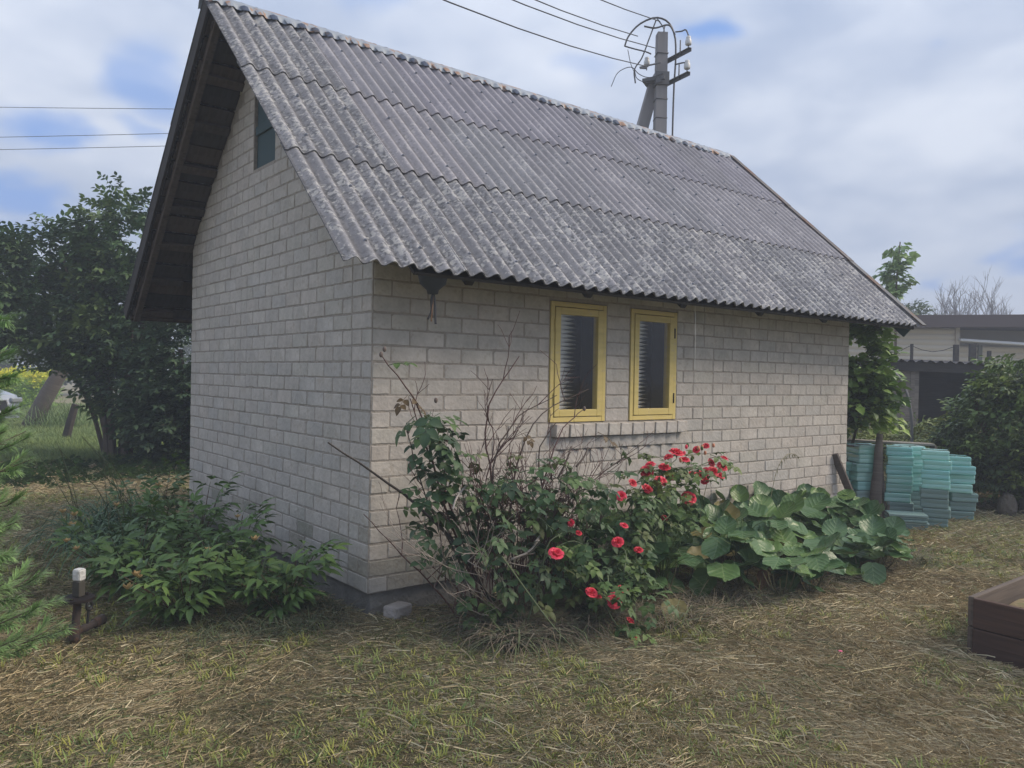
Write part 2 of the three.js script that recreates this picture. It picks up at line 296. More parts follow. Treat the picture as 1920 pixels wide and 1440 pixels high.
/* windows */
const paintTex = colTex(256, (u, v) => { const a = fbm(u * 5, v * 30, 4.4, 5, 0), b = fbm(u * 34, v * 34, 1.4, 4, 0); const k = 0.78 + 0.42 * a, w = step(0.62, 0.70, b) * 0.6; return [mixn(.60 * k, .52, w), mixn(.48 * k, .42, w), mixn(.17 * k, .22, w)]; });
const yellowM = mat([1, 1, 1], 0.5, { map: paintTex });
const glassM = new THREE.MeshPhysicalMaterial({ color: 0xffffff, roughness: 0.02, transmission: 1, thickness: 0, ior: 1.5 });
const revealShadeM = mat([.03, .028, .025], .9);
const glossW = mat([.46, .48, .50], 0.25), ironM = mat([.06, .05, .045], 0.6, { metalness: 0.5 });
function frame4(x0, x1, y0, y1, w, z0, z1, wb = w) { return merge([box(x0, x0 + w, y0, y1, z0, z1, 0.004), box(x1 - w, x1, y0, y1, z0, z1, 0.004), box(x0 + w, x1 - w, y1 - w, y1, z0, z1 - 0.001, 0.004), box(x0 + w, x1 - w, y0, y0 + wb, z0, z1 - 0.001, 0.004)]); }
windows.forEach(([a, b], i) => {
  const w = mesh('window', frame4(a + 0.004, b - 0.004, WY0 + 0.002, WY1 - 0.004, 0.036, -0.10, 0.006), yellowM, house);
  const sx0 = a + 0.044, sx1 = b - 0.044, sy0 = WY0 + 0.042, sy1 = WY1 - 0.044;
  mesh('sash', frame4(sx0, sx1, sy0, sy1, 0.05, -0.034, 0.012), yellowM, w);
  mesh('pane', new THREE.PlaneGeometry(sx1 - sx0 - 0.096, sy1 - sy0 - 0.096).translate((sx0 + sx1) / 2, (sy0 + sy1) / 2, -0.006), glassM, w);
  mesh('reveal_board', box(b - 0.03, b - 0.006, WY0 + .02, WY1 - .02, -0.24, -0.104), revealShadeM, w); mesh('reveal_board', box(a + 0.006, a + 0.03, WY0 + .02, WY1 - .02, -0.24, -0.104), revealShadeM, w);  // added dark linings, standing in for shade on the reveals behind the pane
  for (const hy of [0.2, 0.8]) mesh('hinge', tube([V(i ? sx1 + 0.003 : sx0 - 0.003, mixn(WY0, WY1, hy) - 0.04, 0.014), V(i ? sx1 + 0.003 : sx0 - 0.003, mixn(WY0, WY1, hy) + 0.04, 0.014)], 0.006, 0.006, 8), i ? ironM : yellowM, w);
  // pleated blind drawn to the left, each pleat curving away into the room
  reseed(40 + i);
  for (let k = 0; k < 23; k++) {
    const y = WY0 + 0.105 + k * 0.0305, len = (i ? 0.175 : 0.215) * rr(0.93, 1.05), p = [], ix = [], x0 = sx0 + 0.04;
    for (let q = 0; q <= 8; q++) { const t = q / 8, x = x0 + len * t, tw = mixn(0.6, -1.5, Math.pow(t, .8)) + rr(-.06, .06), w = 0.0142, z = -0.036 - 0.03 * t; p.push(x, y - w * Math.cos(tw), z + w * Math.sin(tw), x, y, z + .002, x, y + w * Math.cos(tw), z - w * Math.sin(tw)); }
    for (let q = 0; q < 8; q++) for (let s = 0; s < 2; s++) { const A = q * 3 + s; ix.push(A, A + 3, A + 1, A + 1, A + 3, A + 4); }
    mesh('blind_pleat', G(p, ix), glossW, w);
  }
});

/* roof */
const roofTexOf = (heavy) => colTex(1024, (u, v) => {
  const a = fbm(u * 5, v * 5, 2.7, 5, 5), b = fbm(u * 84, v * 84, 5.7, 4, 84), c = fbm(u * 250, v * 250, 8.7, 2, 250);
  const va = Math.abs(((u * 10) % 1) - .5) * 2, valleyShade = step(.62, 1, va); let k = (0.84 + (a - .5) * 0.5 + (c - .5) * 0.3) * (1 - .42 * valleyShade * (.6 + .8 * b)) * (1 + .16 * step(.4, 0, va)); let r = .266 * k, g = .268 * k, bl = .292 * k;  // valleys darkened and crests lightened in colour to imitate the shading of the ribs
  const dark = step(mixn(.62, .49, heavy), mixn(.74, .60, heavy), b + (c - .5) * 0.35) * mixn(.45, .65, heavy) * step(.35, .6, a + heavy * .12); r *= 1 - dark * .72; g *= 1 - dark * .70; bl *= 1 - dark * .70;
  const pale = step(mixn(.66, .54, heavy), mixn(.76, .64, heavy), fbm(u * 70 + 5, v * 70, 11.7, 4, 70) + (a - .5) * .35 - valleyShade * .08 + step(.5, .1, va) * .03) * mixn(.3, .7, heavy); r = mixn(r, .47, pale); g = mixn(g, .465, pale); bl = mixn(bl, .45, pale);
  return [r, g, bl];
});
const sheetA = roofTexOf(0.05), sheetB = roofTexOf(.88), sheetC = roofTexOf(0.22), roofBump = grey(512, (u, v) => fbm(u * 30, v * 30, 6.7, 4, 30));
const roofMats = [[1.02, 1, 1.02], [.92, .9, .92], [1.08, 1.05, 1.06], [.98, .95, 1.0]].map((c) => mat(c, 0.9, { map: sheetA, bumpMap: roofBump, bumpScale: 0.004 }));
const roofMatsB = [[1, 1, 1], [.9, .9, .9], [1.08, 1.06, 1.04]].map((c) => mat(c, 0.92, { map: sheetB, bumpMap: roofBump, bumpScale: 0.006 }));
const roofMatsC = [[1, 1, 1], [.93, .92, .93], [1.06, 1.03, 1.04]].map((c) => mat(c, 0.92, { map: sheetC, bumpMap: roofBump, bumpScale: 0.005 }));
const SL = 3.273, DY = 2.224 / SL, DZ = 2.401 / SL, X0 = -0.42, X1 = L + 0.508, WV = 0.115;
const roof = mesh('roof', box(0.05, L + .4, RY - 0.32, RY - 0.16, RZ - .04, RZ + .04), mat([.06, .05, .04], 0.9), house);
// a point on a roof slope: x along the ridge, s down the slope, h off it; side +1 front, -1 back
const RP = (x, s, h, side = 1) => V(x, RY - DY * s + DZ * h, RZ + side * (DZ * s + DY * h));
const wave = (x) => Math.cos((x - X0) / WV * Math.PI * 2) * 0.0185 * -1;
function sheetGeo(x0, x1, s0, s1, lift0, lift1, side, ragged) {
  const nx = Math.max(4, Math.round((x1 - x0) / WV * 10)), ns = 7, pos = [], idx = [], uv = [], ou = Math.floor(rnd() * 50) / 10 - X0 / 1.15, ov = rnd() * 5, T = 0.0065, skew = (rnd() - .5) * 0.008;
  for (const dn of [0, 1]) for (let j = 0; j <= ns; j++) for (let i = 0; i <= nx; i++) {
    const x = mixn(x0, x1, i / nx), e = ragged ? (vn(x * 30, 3.3) - .5) * 0.014 + (vn(x * 4, 9.3) - .5) * .02 : (vn(x * 30, s1 * 9) - .5) * .005;
    const s = mixn(s0, s1 + e + skew * (i / nx - .5), j / ns), h = wave(x) + mixn(lift0, lift1, j / ns) - dn * T + (vn(x * 1.3, s * 1.1, 4.2) - .5) * 0.012, p = RP(x, s, h, side); pos.push(p.x, p.y, p.z); uv.push(x / 1.15 + ou, s / 1.15 + ov);
  }
  const K = (nx + 1) * (ns + 1), at = (d, j, i) => d * K + j * (nx + 1) + i;
  for (let j = 0; j < ns; j++) for (let i = 0; i < nx; i++) for (const d of [0, 1]) { const a = at(d, j, i), b = at(d, j, i + 1), c = at(d, j + 1, i), e = at(d, j + 1, i + 1); d ? idx.push(a, b, c, b, e, c) : idx.push(a, c, b, b, c, e); }
  const g0 = G(pos, idx, uv);
  // edges get their own vertices so the rims stay crisp
  const rp = [], ri = [], ru = []; const rim = (f) => { const list = f, st = rp.length / 3; list.forEach(([d, j, i]) => { const k = at(d, j, i) * 3; rp.push(pos[k], pos[k + 1], pos[k + 2]); ru.push(uv[k / 3 * 2], uv[k / 3 * 2 + 1]); }); for (let q = 0; q + 3 < list.length; q += 2) ri.push(st + q, st + q + 1, st + q + 2, st + q + 1, st + q + 3, st + q + 2); };
  rim([...Array(nx + 1)].flatMap((_, i) => [[0, ns, i], [1, ns, i]])); rim([...Array(ns + 1)].flatMap((_, j) => [[0, j, 0], [1, j, 0]])); rim([...Array(ns + 1)].flatMap((_, j) => [[0, j, nx], [1, j, nx]]));
  return merge([g0, G(rp, ri, ru)]);
}
{
  reseed(91);
  const rows = [[-0.02, 1.135], [1.03, 2.195], [2.09, 3.273]], nails = [];
  for (const side of [1, -1]) for (let r = 2; r >= 0; r--) {
    let x = X0, first = true;
    while (x < X1 - 0.05) {
      let xe = Math.min(X1, x + 6 * WV + (first ? 0.5 * WV : 0)); if (X1 - xe < 1.2 * WV) xe = X1;
      const over = xe < X1 ? 0.5 * WV : 0, lift = r === 2 ? 0 : 0.012;
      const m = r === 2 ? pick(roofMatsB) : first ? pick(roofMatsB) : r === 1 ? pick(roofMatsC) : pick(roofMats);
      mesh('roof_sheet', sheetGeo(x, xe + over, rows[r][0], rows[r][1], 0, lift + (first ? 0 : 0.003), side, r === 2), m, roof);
      if (side === 1) for (const [dx, ds] of [[1, .16], [4, .15], [2, .72], [5, .70]]) { const nx_ = X0 + (Math.round((x - X0) / WV - .5) + dx + .5) * WV; if (nx_ > xe - .05) continue; const p = RP(nx_, rows[r][1] - ds - rnd() * .02, wave(nx_) + lift * .8 + 0.004); const gq = new THREE.CylinderGeometry(0.006, 0.013, 0.014, 8).rotateX(Math.atan2(DY, DZ)).rotateY(0); gq.translate(p.x, p.y, p.z); nails.push(gq); }
      x = xe; first = false;
    }
  }
  const n = mesh('roof_nail', merge(nails), mat([.16, .17, .2], 0.5, { metalness: 0.4 }), roof); n.userData.kind = 'stuff';
  // ridge capping: painted sheet metal dressed down over each corrugation
  const capTex = colTex(512, (u, v) => { const a = fbm(u * 9, v * 9, 1.9, 5, 9), b = fbm(u * 50, v * 50, 3.9, 3, 50), rust = step(0.56, 0.64, a + (b - .5) * .2), chip = step(0.6, 0.68, fbm(u * 26, v * 26, 7.9, 4, 26)) * .7; let c = [mixn(.25, .17, chip), mixn(.28, .20, chip), mixn(.325, .26, chip)]; return [mixn(c[0], .27, rust), mixn(c[1], .17, rust), mixn(c[2], .12, rust)]; });
  const capM = mat([1, 1, 1], 0.6, { map: capTex, metalness: 0.15 }), tabM = mat([.16, .20, .30], 0.55, { map: capTex, metalness: 0.2 });
  let x = X0 - 0.01; const XE = X1 - 0.06;
  while (x < XE) {
    const xe = Math.min(XE, x + rr(1.15, 1.35)), gs = [], lift = rnd() * .006;
    for (const side of [1, -1]) {
      const nx = Math.round((xe + .04 - x) / WV * 10), pos = [], idx = [], uv = [], ss = [0, .05, .08, .10, 1];
      for (let i = 0; i <= nx; i++) {
        const X = mixn(x, xe + .04, i / nx), wn = Math.floor((X - X0) / WV), ph = ((X - X0) / WV) - wn, edge = 0.115 + 0.035 * (h3(wn, 3, 1) - .3) * Math.sin(Math.PI * ph) + 0.02 * Math.sin(Math.PI * ph) ;
        ss.forEach((s0, j) => { const s = s0 === 1 ? edge : s0, t = clamp((s - .065) / .06), h = mixn(0.030, wave(X) * .85 + 0.012, t) + lift + (vn(X * 9, s * 20, side + 3) - .5) * .006; const p = RP(X, s, h, side); if (j === 0) p.z = RZ; pos.push(p.x, p.y, p.z); uv.push(X / .8, s / .8 * side); });
      }
      for (let i = 0; i < nx; i++) for (let j = 0; j < 4; j++) { const a = i * 5 + j; idx.push(a, a + 1, a + 5, a + 1, a + 6, a + 5); }
      gs.push(G(pos, idx, uv));
    }
    mesh('ridge_cap', merge(gs), capM, roof); x = xe;
  }
  const nW = Math.floor((XE - X0) / WV);
  for (let i = 0; i < nW; i++) { // folded flaps between cap and sheet
    if (h3(i, 7, 2) < 0.25 && i > 8) continue; const xc = X0 + (i + .5) * WV, k = h3(i, 9, 5), w = .05 + .02 * k, p = [], ix = [];
    for (let j = 0; j <= 2; j++) for (let q = -1; q <= 1; q++) { const X = xc + q * w * .5 * (1 - j * .12) - .012, s = .085 + j * .038 + .012 * k, v = RP(X, s, wave(X) + .026 - j * .003 + (q === -1 ? .012 : 0)); p.push(v.x, v.y, v.z); }
    for (let j = 0; j < 2; j++) for (let q = 0; q < 2; q++) { const a = j * 3 + q; ix.push(a, a + 3, a + 1, a + 1, a + 3, a + 4); }
    mesh('ridge_flap', G(p, ix, [0, 0, .05, 0, .1, 0, 0, .05, .05, .05, .1, .05, 0, .1, .05, .1, .1, .1].map((q, n_) => q + h3(i, n_ % 2, 4))), k < .3 ? capM : tabM, roof);
  }
  // verge strip on the far rake, rusty
  for (let i = 0; i < 3; i++) mesh('verge_strip', bar(RP(X1 - .005, .06 + i * 1.07, .026), RP(X1 - .005, .06 + (i + 1) * 1.07 + .03, .03), 0.09, 0.012, V(0, DZ, DY)), mat([[.34, .27, .23], [.30, .24, .21], [.40, .36, .33]][i], 0.7, { map: capTex }), roof);
  // timber under the sheets: battens, sheathing, rafters and the barge boards
  const woodTex = colTex(256, (u, v) => { const k = 0.5 + 0.9 * fbm(u * 5, v * 60, 3.1, 5, 0); return [k, k * .93, k * .86]; }), woodM = (c) => mat(c, 0.9, { map: woodTex });
  const wm = [woodM([.062, .054, .052]), woodM([.048, .044, .044]), woodM([.085, .07, .062]), woodM([.04, .038, .04])];
  const up = (side) => V(0, DZ, side * DY);
  for (let i = 0; i < 17; i++) { const s = 0.06 + i * 0.19, h = -0.125 - (i % 3) * 0.006 - rnd() * .006; mesh('sheathing_board', bar(RP(-0.39 + rnd() * .02, s + .09, h, -1), RP(L + .45, s + .09, h, -1), 0.172, 0.024, up(-1)), wm[(i * 5) % 4], roof); }
  for (let i = 0; i < 8; i++) { const s = 0.14 + i * 0.43; mesh('batten', bar(RP(-0.36, s, -0.165, -1), RP(-0.002, s, -0.165, -1), 0.075, 0.035, up(-1)), i === 7 ? wm[2] : wm[i % 2 ? 2 : 0], roof); }
  mesh('rafter', bar(RP(-0.325, 0.05, -0.175, -1), RP(-0.325, 3.24, -0.175, -1), 0.055, 0.06, up(-1)), wm[2], roof);
  mesh('barge_board', bar(RP(-0.405, 0.02, -0.09, -1), RP(-0.405, 3.26, -0.09, -1), 0.022, 0.13, up(-1)), wm[3], roof);
  mesh('barge_board', bar(RP(X1 - .03, 0.02, -0.10, 1), RP(X1 - .03, 3.235, -0.10, 1), 0.026, 0.17, up(1)), tealM, roof);
  mesh('fascia_board', bar(RP(-0.38, 3.225, -0.115, -1), RP(L + .4, 3.225, -0.115, -1), 0.03, 0.11, up(-1)), wm[2], roof);
  for (let i = 0; i < 16; i++) { const s = 0.08 + i * .2; mesh('sheathing_board', bar(RP(0.02, s + .09, -.055, 1), RP(L + .47, s + .09, -.055, 1), 0.18, 0.022, up(1)), wm[3], roof); }
  for (let i = 0; i < 6; i++) mesh('rafter', bar(RP(0.5 + i * 1.0, 2.3, -.12, 1), RP(0.5 + i * 1.0, 3.16, -.12, 1), 0.06, 0.1, up(1)), wm[3], roof);
  mesh('eave_board', box(0.01, L - 0.01, 2.17, 2.34, -0.012, 0.03, 0.004), wm[3], house);
}
/* ---------- things round the house ---------- */
const rustTex = colTex(256, (u, v) => { const k = 0.55 + 0.8 * fbm(u * 12, v * 12, 2.9, 5, 12), s = step(.5, .6, fbm(u * 20, v * 20, 5.9, 4, 20)); return [mixn(.06, .095, s) * k, mixn(.046, .056, s) * k, mixn(.042, .04, s) * k]; });
const rustM = mat([1, 1, 1], 0.85, { map: rustTex, metalness: 0.2, bumpMap: brickBump, bumpScale: 0.004 });
const plankTex = colTex(512, (u, v) => { const a = fbm(u * 4, v * 70, 3.3, 5, 0), b = fbm(u * 2, v * 8, 6.3, 4, 0), k = 0.45 + 0.7 * a + 0.4 * (b - .5); return [k, k * .95, k * .88]; });
const wood = (c, o = {}) => mat(c, 0.9, { map: plankTex, bumpMap: plankTex, bumpScale: 0.003, ...o });
const greyWood = wood([.20, .18, .165]), darkWood = wood([.10, .085, .075]), cableM = mat([.02, .02, .022], 0.5);
{ // dark lamp holder under the eave with cut cables
  const t = thing('lamp_holder', 'dark cone-shaped lamp holder with cut cables hanging under the eave', 'lamp', [0.21, 2.055, 0.33]);
  mesh('lamp_cup', new THREE.LatheGeometry([[0.004, -0.115], [0.03, -0.112], [0.036, -0.09], [0.075, -0.055], [0.088, 0.0], [0.086, 0.06], [0.03, 0.075], [0.001, 0.076]].map((p) => new THREE.Vector2(...p)), 20), mat([.035, .04, .05], 0.6), t);
  for (const [l, r, m] of [[[[0, -.11, 0], [-.012, -.15, .005], [-.012, -.21, .008], [-.035, -.26, .01]], .006, cableM], [[[.002, -.11, 0], [-.006, -.17, .01], [-.012, -.23, .012], [-.014, -.272, .012]], .005, mat([.16, .09, .05], .6)], [[[.006, -.11, 0], [.016, -.16, 0], [.02, -.23, .002], [.022, -.285, .004]], .0075, mat([.05, .05, .055], .5)], [[[-.004, -.11, .01], [-.008, -.18, .01], [-.002, -.25, .012]], .0045, cableM]]) mesh('cable', tube(smooth(l), r, r * .9, 6), m, t);
}
tag(mesh('hanging_thread', tube(smooth([[2.62, 2.06, .3], [2.615, 1.9, .31], [2.63, 1.7, .3], [2.63, 1.56, .3]]), 0.0022, 0.0018, 5), mat([.6, .6, .58], 0.6), scene), 'thin pale thread hanging from the eave before the right window', 'thread');
tag(mesh('loose_brick', metric(new RoundedBoxGeometry(0.15, 0.095, 0.11, 2, 0.014)), mat([.38, .35, .33], .95, { map: brickTex, bumpMap: brickBump, bumpScale: .012 }), scene), 'pale loose brick lying against the foundation by the near house corner', 'brick').position.set(0.15, 0.05, 0.10);
scene.getObjectByName('loose_brick').rotation.y = 0.35;

{ // standpipe
  const t = thing('standpipe', 'rusty iron standpipe with white painted cap beside the peonies', 'standpipe', [-1.475, 0, -0.46], 0.67); t.scale.set(.88, .97, .88);
  mesh('pipe', tube(P3([[-.008, -.1, 0], [0.0, .05, 0], [.022, .27, 0]]), .024, .023, 12), rustM, t);
  mesh('flange', merge([new THREE.CylinderGeometry(.10, .103, .014, 28).translate(.006, .268, 0), new THREE.CylinderGeometry(.012, .012, .02, 6).translate(-.06, .278, .03), new THREE.CylinderGeometry(.012, .012, .02, 6).translate(.07, .278, .02)]), mat([.10, .062, .06], .8, { map: rustTex, metalness: .2 }), t);
  mesh('valve_stem', metric(new RoundedBoxGeometry(.052, .085, .052, 2, .006).translate(.028, .318, 0)), mat([.06, .055, .045], .85), t);
  mesh('cap', metric(new RoundedBoxGeometry(.058, .068, .058, 3, .014).translate(.03, .393, 0)), mat([.62, .62, .60], .7, { bumpMap: brickBump, bumpScale: .01 }), t);
  mesh('branch_pipe', merge([tube(P3([[.004, .085, 0], [.12, .088, 0], [.20, .095, 0]]), .022, .022, 12), tube(P3([[.16, .09, 0], [.235, .098, 0]]), .029, .029, 12), tube(P3([[.232, .098, 0], [.238, .07, .004]]), .02, .014, 10), tube(P3([[.0, .045, 0], [0, .125, 0]]), .032, .032, 12)]), rustM, t);
  mesh('hand_wheel', merge([new THREE.TorusGeometry(.022, .009, 8, 18).translate(.105, .205, .01), tube(P3([[.1, .09, 0], [.104, .20, .008]]), .008, .008, 8)]), mat([.022, .022, .022], .6), t);
}
{ // raised bed at the right edge
  const t = thing('raised_bed', 'dark brown wooden raised bed with soil inside at the right edge', 'raised bed', [2.33, 0, 2.44]);
  // two sides leave the near corner
  const dA = V(-.03, 0, .63).normalize(), dB = V(1, 0, -.01).normalize(), c = V(0, 0, 0), h = .325, th = .032;
  const side = (d, Ln, off, h_) => { const a = c.clone().addScaledVector(d, -.0), b = c.clone().addScaledVector(d, Ln); return [0, 1].map((i) => { const y = .005 + h_ * (i + .5) / 2; return bar(V(a.x, y, a.z).add(off), V(b.x, y, b.z).add(off), h_ / 2 - .004, th, V(0, 1, 0)); }); };
  const nA = V(dA.z, 0, -dA.x), nB = V(-dB.z, 0, dB.x);
  const planks = (d, Ln, off, m) => { for (let i = 0; i < 2; i++) { const y = .005 + h * (i + .5) / 2, a = V(off.x, y, off.z).addScaledVector(d, .002), b = a.clone().addScaledVector(d, Ln); const g = metric(new RoundedBoxGeometry(Ln, h / 2 - .005, th, 2, .005)); g.rotateY(Math.atan2(-d.z, d.x)); g.translate((a.x + b.x) / 2, y, (a.z + b.z) / 2); mesh('plank', g, m[i], t); } };
  const brn = [wood([.075, .045, .035]), wood([.085, .05, .038])], gry = [wood([.13, .105, .09]), wood([.14, .115, .10])];
  planks(dA, 1.5, nA.clone().multiplyScalar(th / 2), brn); planks(dB, 1.6, V(th * .7, 0, 0).addScaledVector(nB, -th / 2), gry);
  planks(dA, 1.5, dB.clone().multiplyScalar(1.6).addScaledVector(nA, -th / 2), brn); planks(dB, 1.6, dA.clone().multiplyScalar(1.5).addScaledVector(nB, th / 2 - .0), gry);
  mesh('post', box(.045, .105, .0, .30, .02, .08, .004).rotateY(.1), greyWood, t);
  const p = [], ix = [], uv = []; for (let j = 0; j <= 14; j++) for (let i = 0; i <= 14; i++) { const q = dA.clone().multiplyScalar(.03 + 1.44 * j / 14).addScaledVector(dB, .05 + 1.52 * i / 14); p.push(q.x, .225 + (fbm(q.x * 8, q.z * 8, 2.2, 3) - .5) * .06, q.z); uv.push(q.x, q.z); }
  for (let j = 0; j < 14; j++) for (let i = 0; i < 14; i++) { const a = j * 15 + i; ix.push(a, a + 15, a + 1, a + 1, a + 15, a + 16); }
  mesh('soil', G(p, ix, uv), mat([.8, .75, .7], 1, { map: soilTex }), t);
  reseed(8); const bl = leaf(.06, .006, { rows: 3, fold: .2, droop: .6 });
  inst('weeds', bl, mat([1, 1, 1], .8, { transmission: .2 }), 900, (i, P, e, s, C) => { const q = dA.clone().multiplyScalar(rr(.04, 1.4)).addScaledVector(dB, rr(.06, 1.5)); P.set(q.x, .225, q.z); e.set(-rr(.4, 1.5), rr(0, 6.3), 0); s.setScalar(rr(.6, 1.5)); const k = rnd(); C.setRGB(mixn(.09, .22, k), mixn(.12, .19, k), .04); return true; }, t);
}
/* glass block stacks */
{
  reseed(21);
  const gT = colTex(256, (u, v) => { const a = fbm(u * 6, v * 6, 4.1, 4, 6); const k = .75 + .5 * a; return [.46 * k, .84 * k, .80 * k]; });
  const gM = [[1, 1, 1], [.85, .95, 1.0], [1.15, 1.05, 1.05], [.8, .85, .85]].map((c) => mat(c, 0.08, { map: gT, transmission: .4, clearcoat: 1, clearcoatRoughness: .04, specularIntensity: 1 })), gM2 = mat([.75, .9, .88], .18, { transmission: .3, clearcoat: .5, map: gT }), dirty = [mat([.21, .32, .31], .25, { transmission: .1 }), mat([.17, .26, .25], .3, { transmission: .1 }), mat([.25, .36, .35], .25, { transmission: .12 })];
  // half shell: rounded square rings at several heights
  const shell = (prof) => { const pos = [], idx = [], uv = [], ring = []; for (let q = 0; q < 4; q++) for (let i = 0; i <= 3; i++) { const a = (q + i / 3) * Math.PI / 2; ring.push([[1, 1], [-1, 1], [-1, -1], [1, -1]][q].concat([Math.cos(a), Math.sin(a)])); } ring.push(ring[0]); const N = ring.length - 1; prof.forEach(([y, ins]) => ring.forEach(([sx, sz, c, s_], i) => { const hw = .130 - ins, r = Math.min(.012, hw); pos.push(sx * (hw - r) + c * r, y, sz * (hw - r) + s_ * r); uv.push(i / N * 2, y * 4); })); for (let j = 0; j < prof.length - 1; j++) for (let i = 0; i < N; i++) { const a = j * (N + 1) + i; idx.push(a, a + N + 1, a + 1, a + 1, a + N + 1, a + N + 2); } return G(pos, idx, uv).toNonIndexed(); };
  const up = shell([[.0500, .010], [.0500, .004], [.0515, .0025], [.058, .0015], [.072, .0], [.086, 0], [.0935, .0025], [.0970, .009], [.0975, .016], [.0945, .024], [.0945, .119]]), lo = shell([[.0480, .010], [.0480, .004], [.0465, .0025], [.040, .0015], [.026, .0], [.012, 0], [.0045, .0025], [.001, .009], [.0005, .016], [.0035, .024], [.0035, .119]]), seam = shell([[.0478, .012], [.046, .006], [.052, .006], [.0502, .012]]);
  for (const g of [up, lo, seam]) g.computeVertexNormals();
  const proto = (m, m2) => { const o = new THREE.Group(); mesh('upper_shell', up, m, o); mesh('lower_shell', lo, m, o); mesh('seam', seam, m2, o); return o; };
  const P = gM.map((m) => proto(m, gM2)), D = dirty.map((m, i) => proto(m, dirty[(i + 1) % 3]));
  const ord = ['topmost', 'second', 'third', 'fourth', 'fifth', 'sixth', 'seventh', 'eighth', 'ninth', 'tenth'];
  // x, z, turn, count, where, wobble, how many at the bottom are dirty
  const stacks = [[6.27, .53, -1.15, 8, 'tall front stack beside the low pile', .03, 4], [6.98, .47, -1.0, 7, 'right-hand stack nearest the bushes', .06, 3], [6.36, .10, -1.0, 8, 'stack just behind the tall front stack', .03, 2], [6.22, -.22, -.62, 8, 'long row end right of the grey stump', .05, 3], [6.42, -.42, -.62, 8, 'stack hidden behind the grey stump', .05, 3], [6.62, .08, -.8, 8, 'stack in the gap behind the tall front stack', .05, 3], [6.05, -.46, -.62, 6, 'stack between stump and house wall', .06, 3], [5.86, -.62, -.5, 7, 'stack touching the far house corner', .05, 4], [7.02, .16, -1.0, 7, 'rear stack below the dark bushes', .05, 2]];
  for (const [x, z, ry, n, where, w, nd] of stacks) for (let k = 0; k < n; k++) {
    const o = (k < nd ? pick(D) : pick(P)).clone(); o.name = numbered('glass_block'); o.position.set(x + rr(-w, w) * .5, .012 + k * .0985, z + rr(-w, w) * .5); o.rotation.y = ry + rr(-w, w) * 1.6; scene.add(o);
    const i = n - 1 - k; tag(o, `${k < nd ? 'dull green' : 'turquoise'} glass block, ${i ? ord[i] + ' from top' : 'topmost'}, ${where}`, 'glass block', 'stacked glass blocks');
  }
  // low pile of sheets in front
  for (let k = 0; k < 6; k++) { const g = new RoundedBoxGeometry(.36, .022, .25, 1, .004); const o = mesh('glass_sheet', g, dirty[k % 3], scene); o.position.set(5.87 + rr(-.012, .012), .03 + k * .0255, .42 + rr(-.012, .012)); o.rotation.y = -.95 + rr(-.05, .05); tag(o, `dull grey-green glass sheet, ${k === 5 ? 'topmost' : ord[5 - k] + ' from the top'} of the low pile before the stacks`, 'glass sheet', 'low pile of glass sheets'); }
}
{
  const s = thing('stump', 'weathered grey wooden stump post standing in front of the glass blocks', 'post', [6.14, 0, -.03]);
  const pos = smooth([[0.02, -.1, 0], [0, .2, 0], [.01, .5, .01], [.045, .78, .0], [.06, .93, 0]], 12); mesh('trunk', tube(pos, pos.map((p, i) => mixn(.088, .034, Math.pow(i / 12, .8)) * (1 + .05 * Math.sin(i * 1.7))), 0, 6), wood([.17, .15, .14]), s);
  mesh('splinter', tube(P3([[.10, -.05, .06], [.09, .35, .04], [.075, .72, .02]]), .022, .008, 5), wood([.24, .215, .20]), s);
  tag(mesh('thin_stake', tube(P3([[6.20, 0, .08], [6.23, .4, .08], [6.26, .75, .06]]), .016, .012, 6), greyWood, scene), 'thin grey stake just right of the wooden stump', 'stake');
  tag(mesh('leaning_plank', bar(V(5.47, .16, .14), V(5.20, .76, .012), .075, .028, V(1, 0, 0)), wood([.13, .115, .11]), scene), 'short dark plank leaning on the brick wall near its far end', 'plank');
  tag(mesh('top_plank', bar(V(5.95, .835, -1.05), V(6.98, .80, .18), .20, .022), wood([.30, .285, .27]), scene), 'long pale grey plank lying level over the rear glass blocks', 'plank');
  tag(mesh('lower_plank', bar(V(5.7, .80, -.75), V(6.42, .765, .02), .06, .018), wood([.17, .15, .14]), scene), 'narrow darker plank lying under the long pale plank', 'plank');
  for (const [x, z, h] of [[6.96, .2, .79], [6.0, -1.0, .82]]) tag(mesh('trestle_post', box(x - .03, x + .03, 0, h, z - .03, z + .03, .004), darkWood, scene), x > 6.5 ? 'short dark post under the right end of the pale plank' : 'short dark post under the left end of the pale plank', 'post');
}
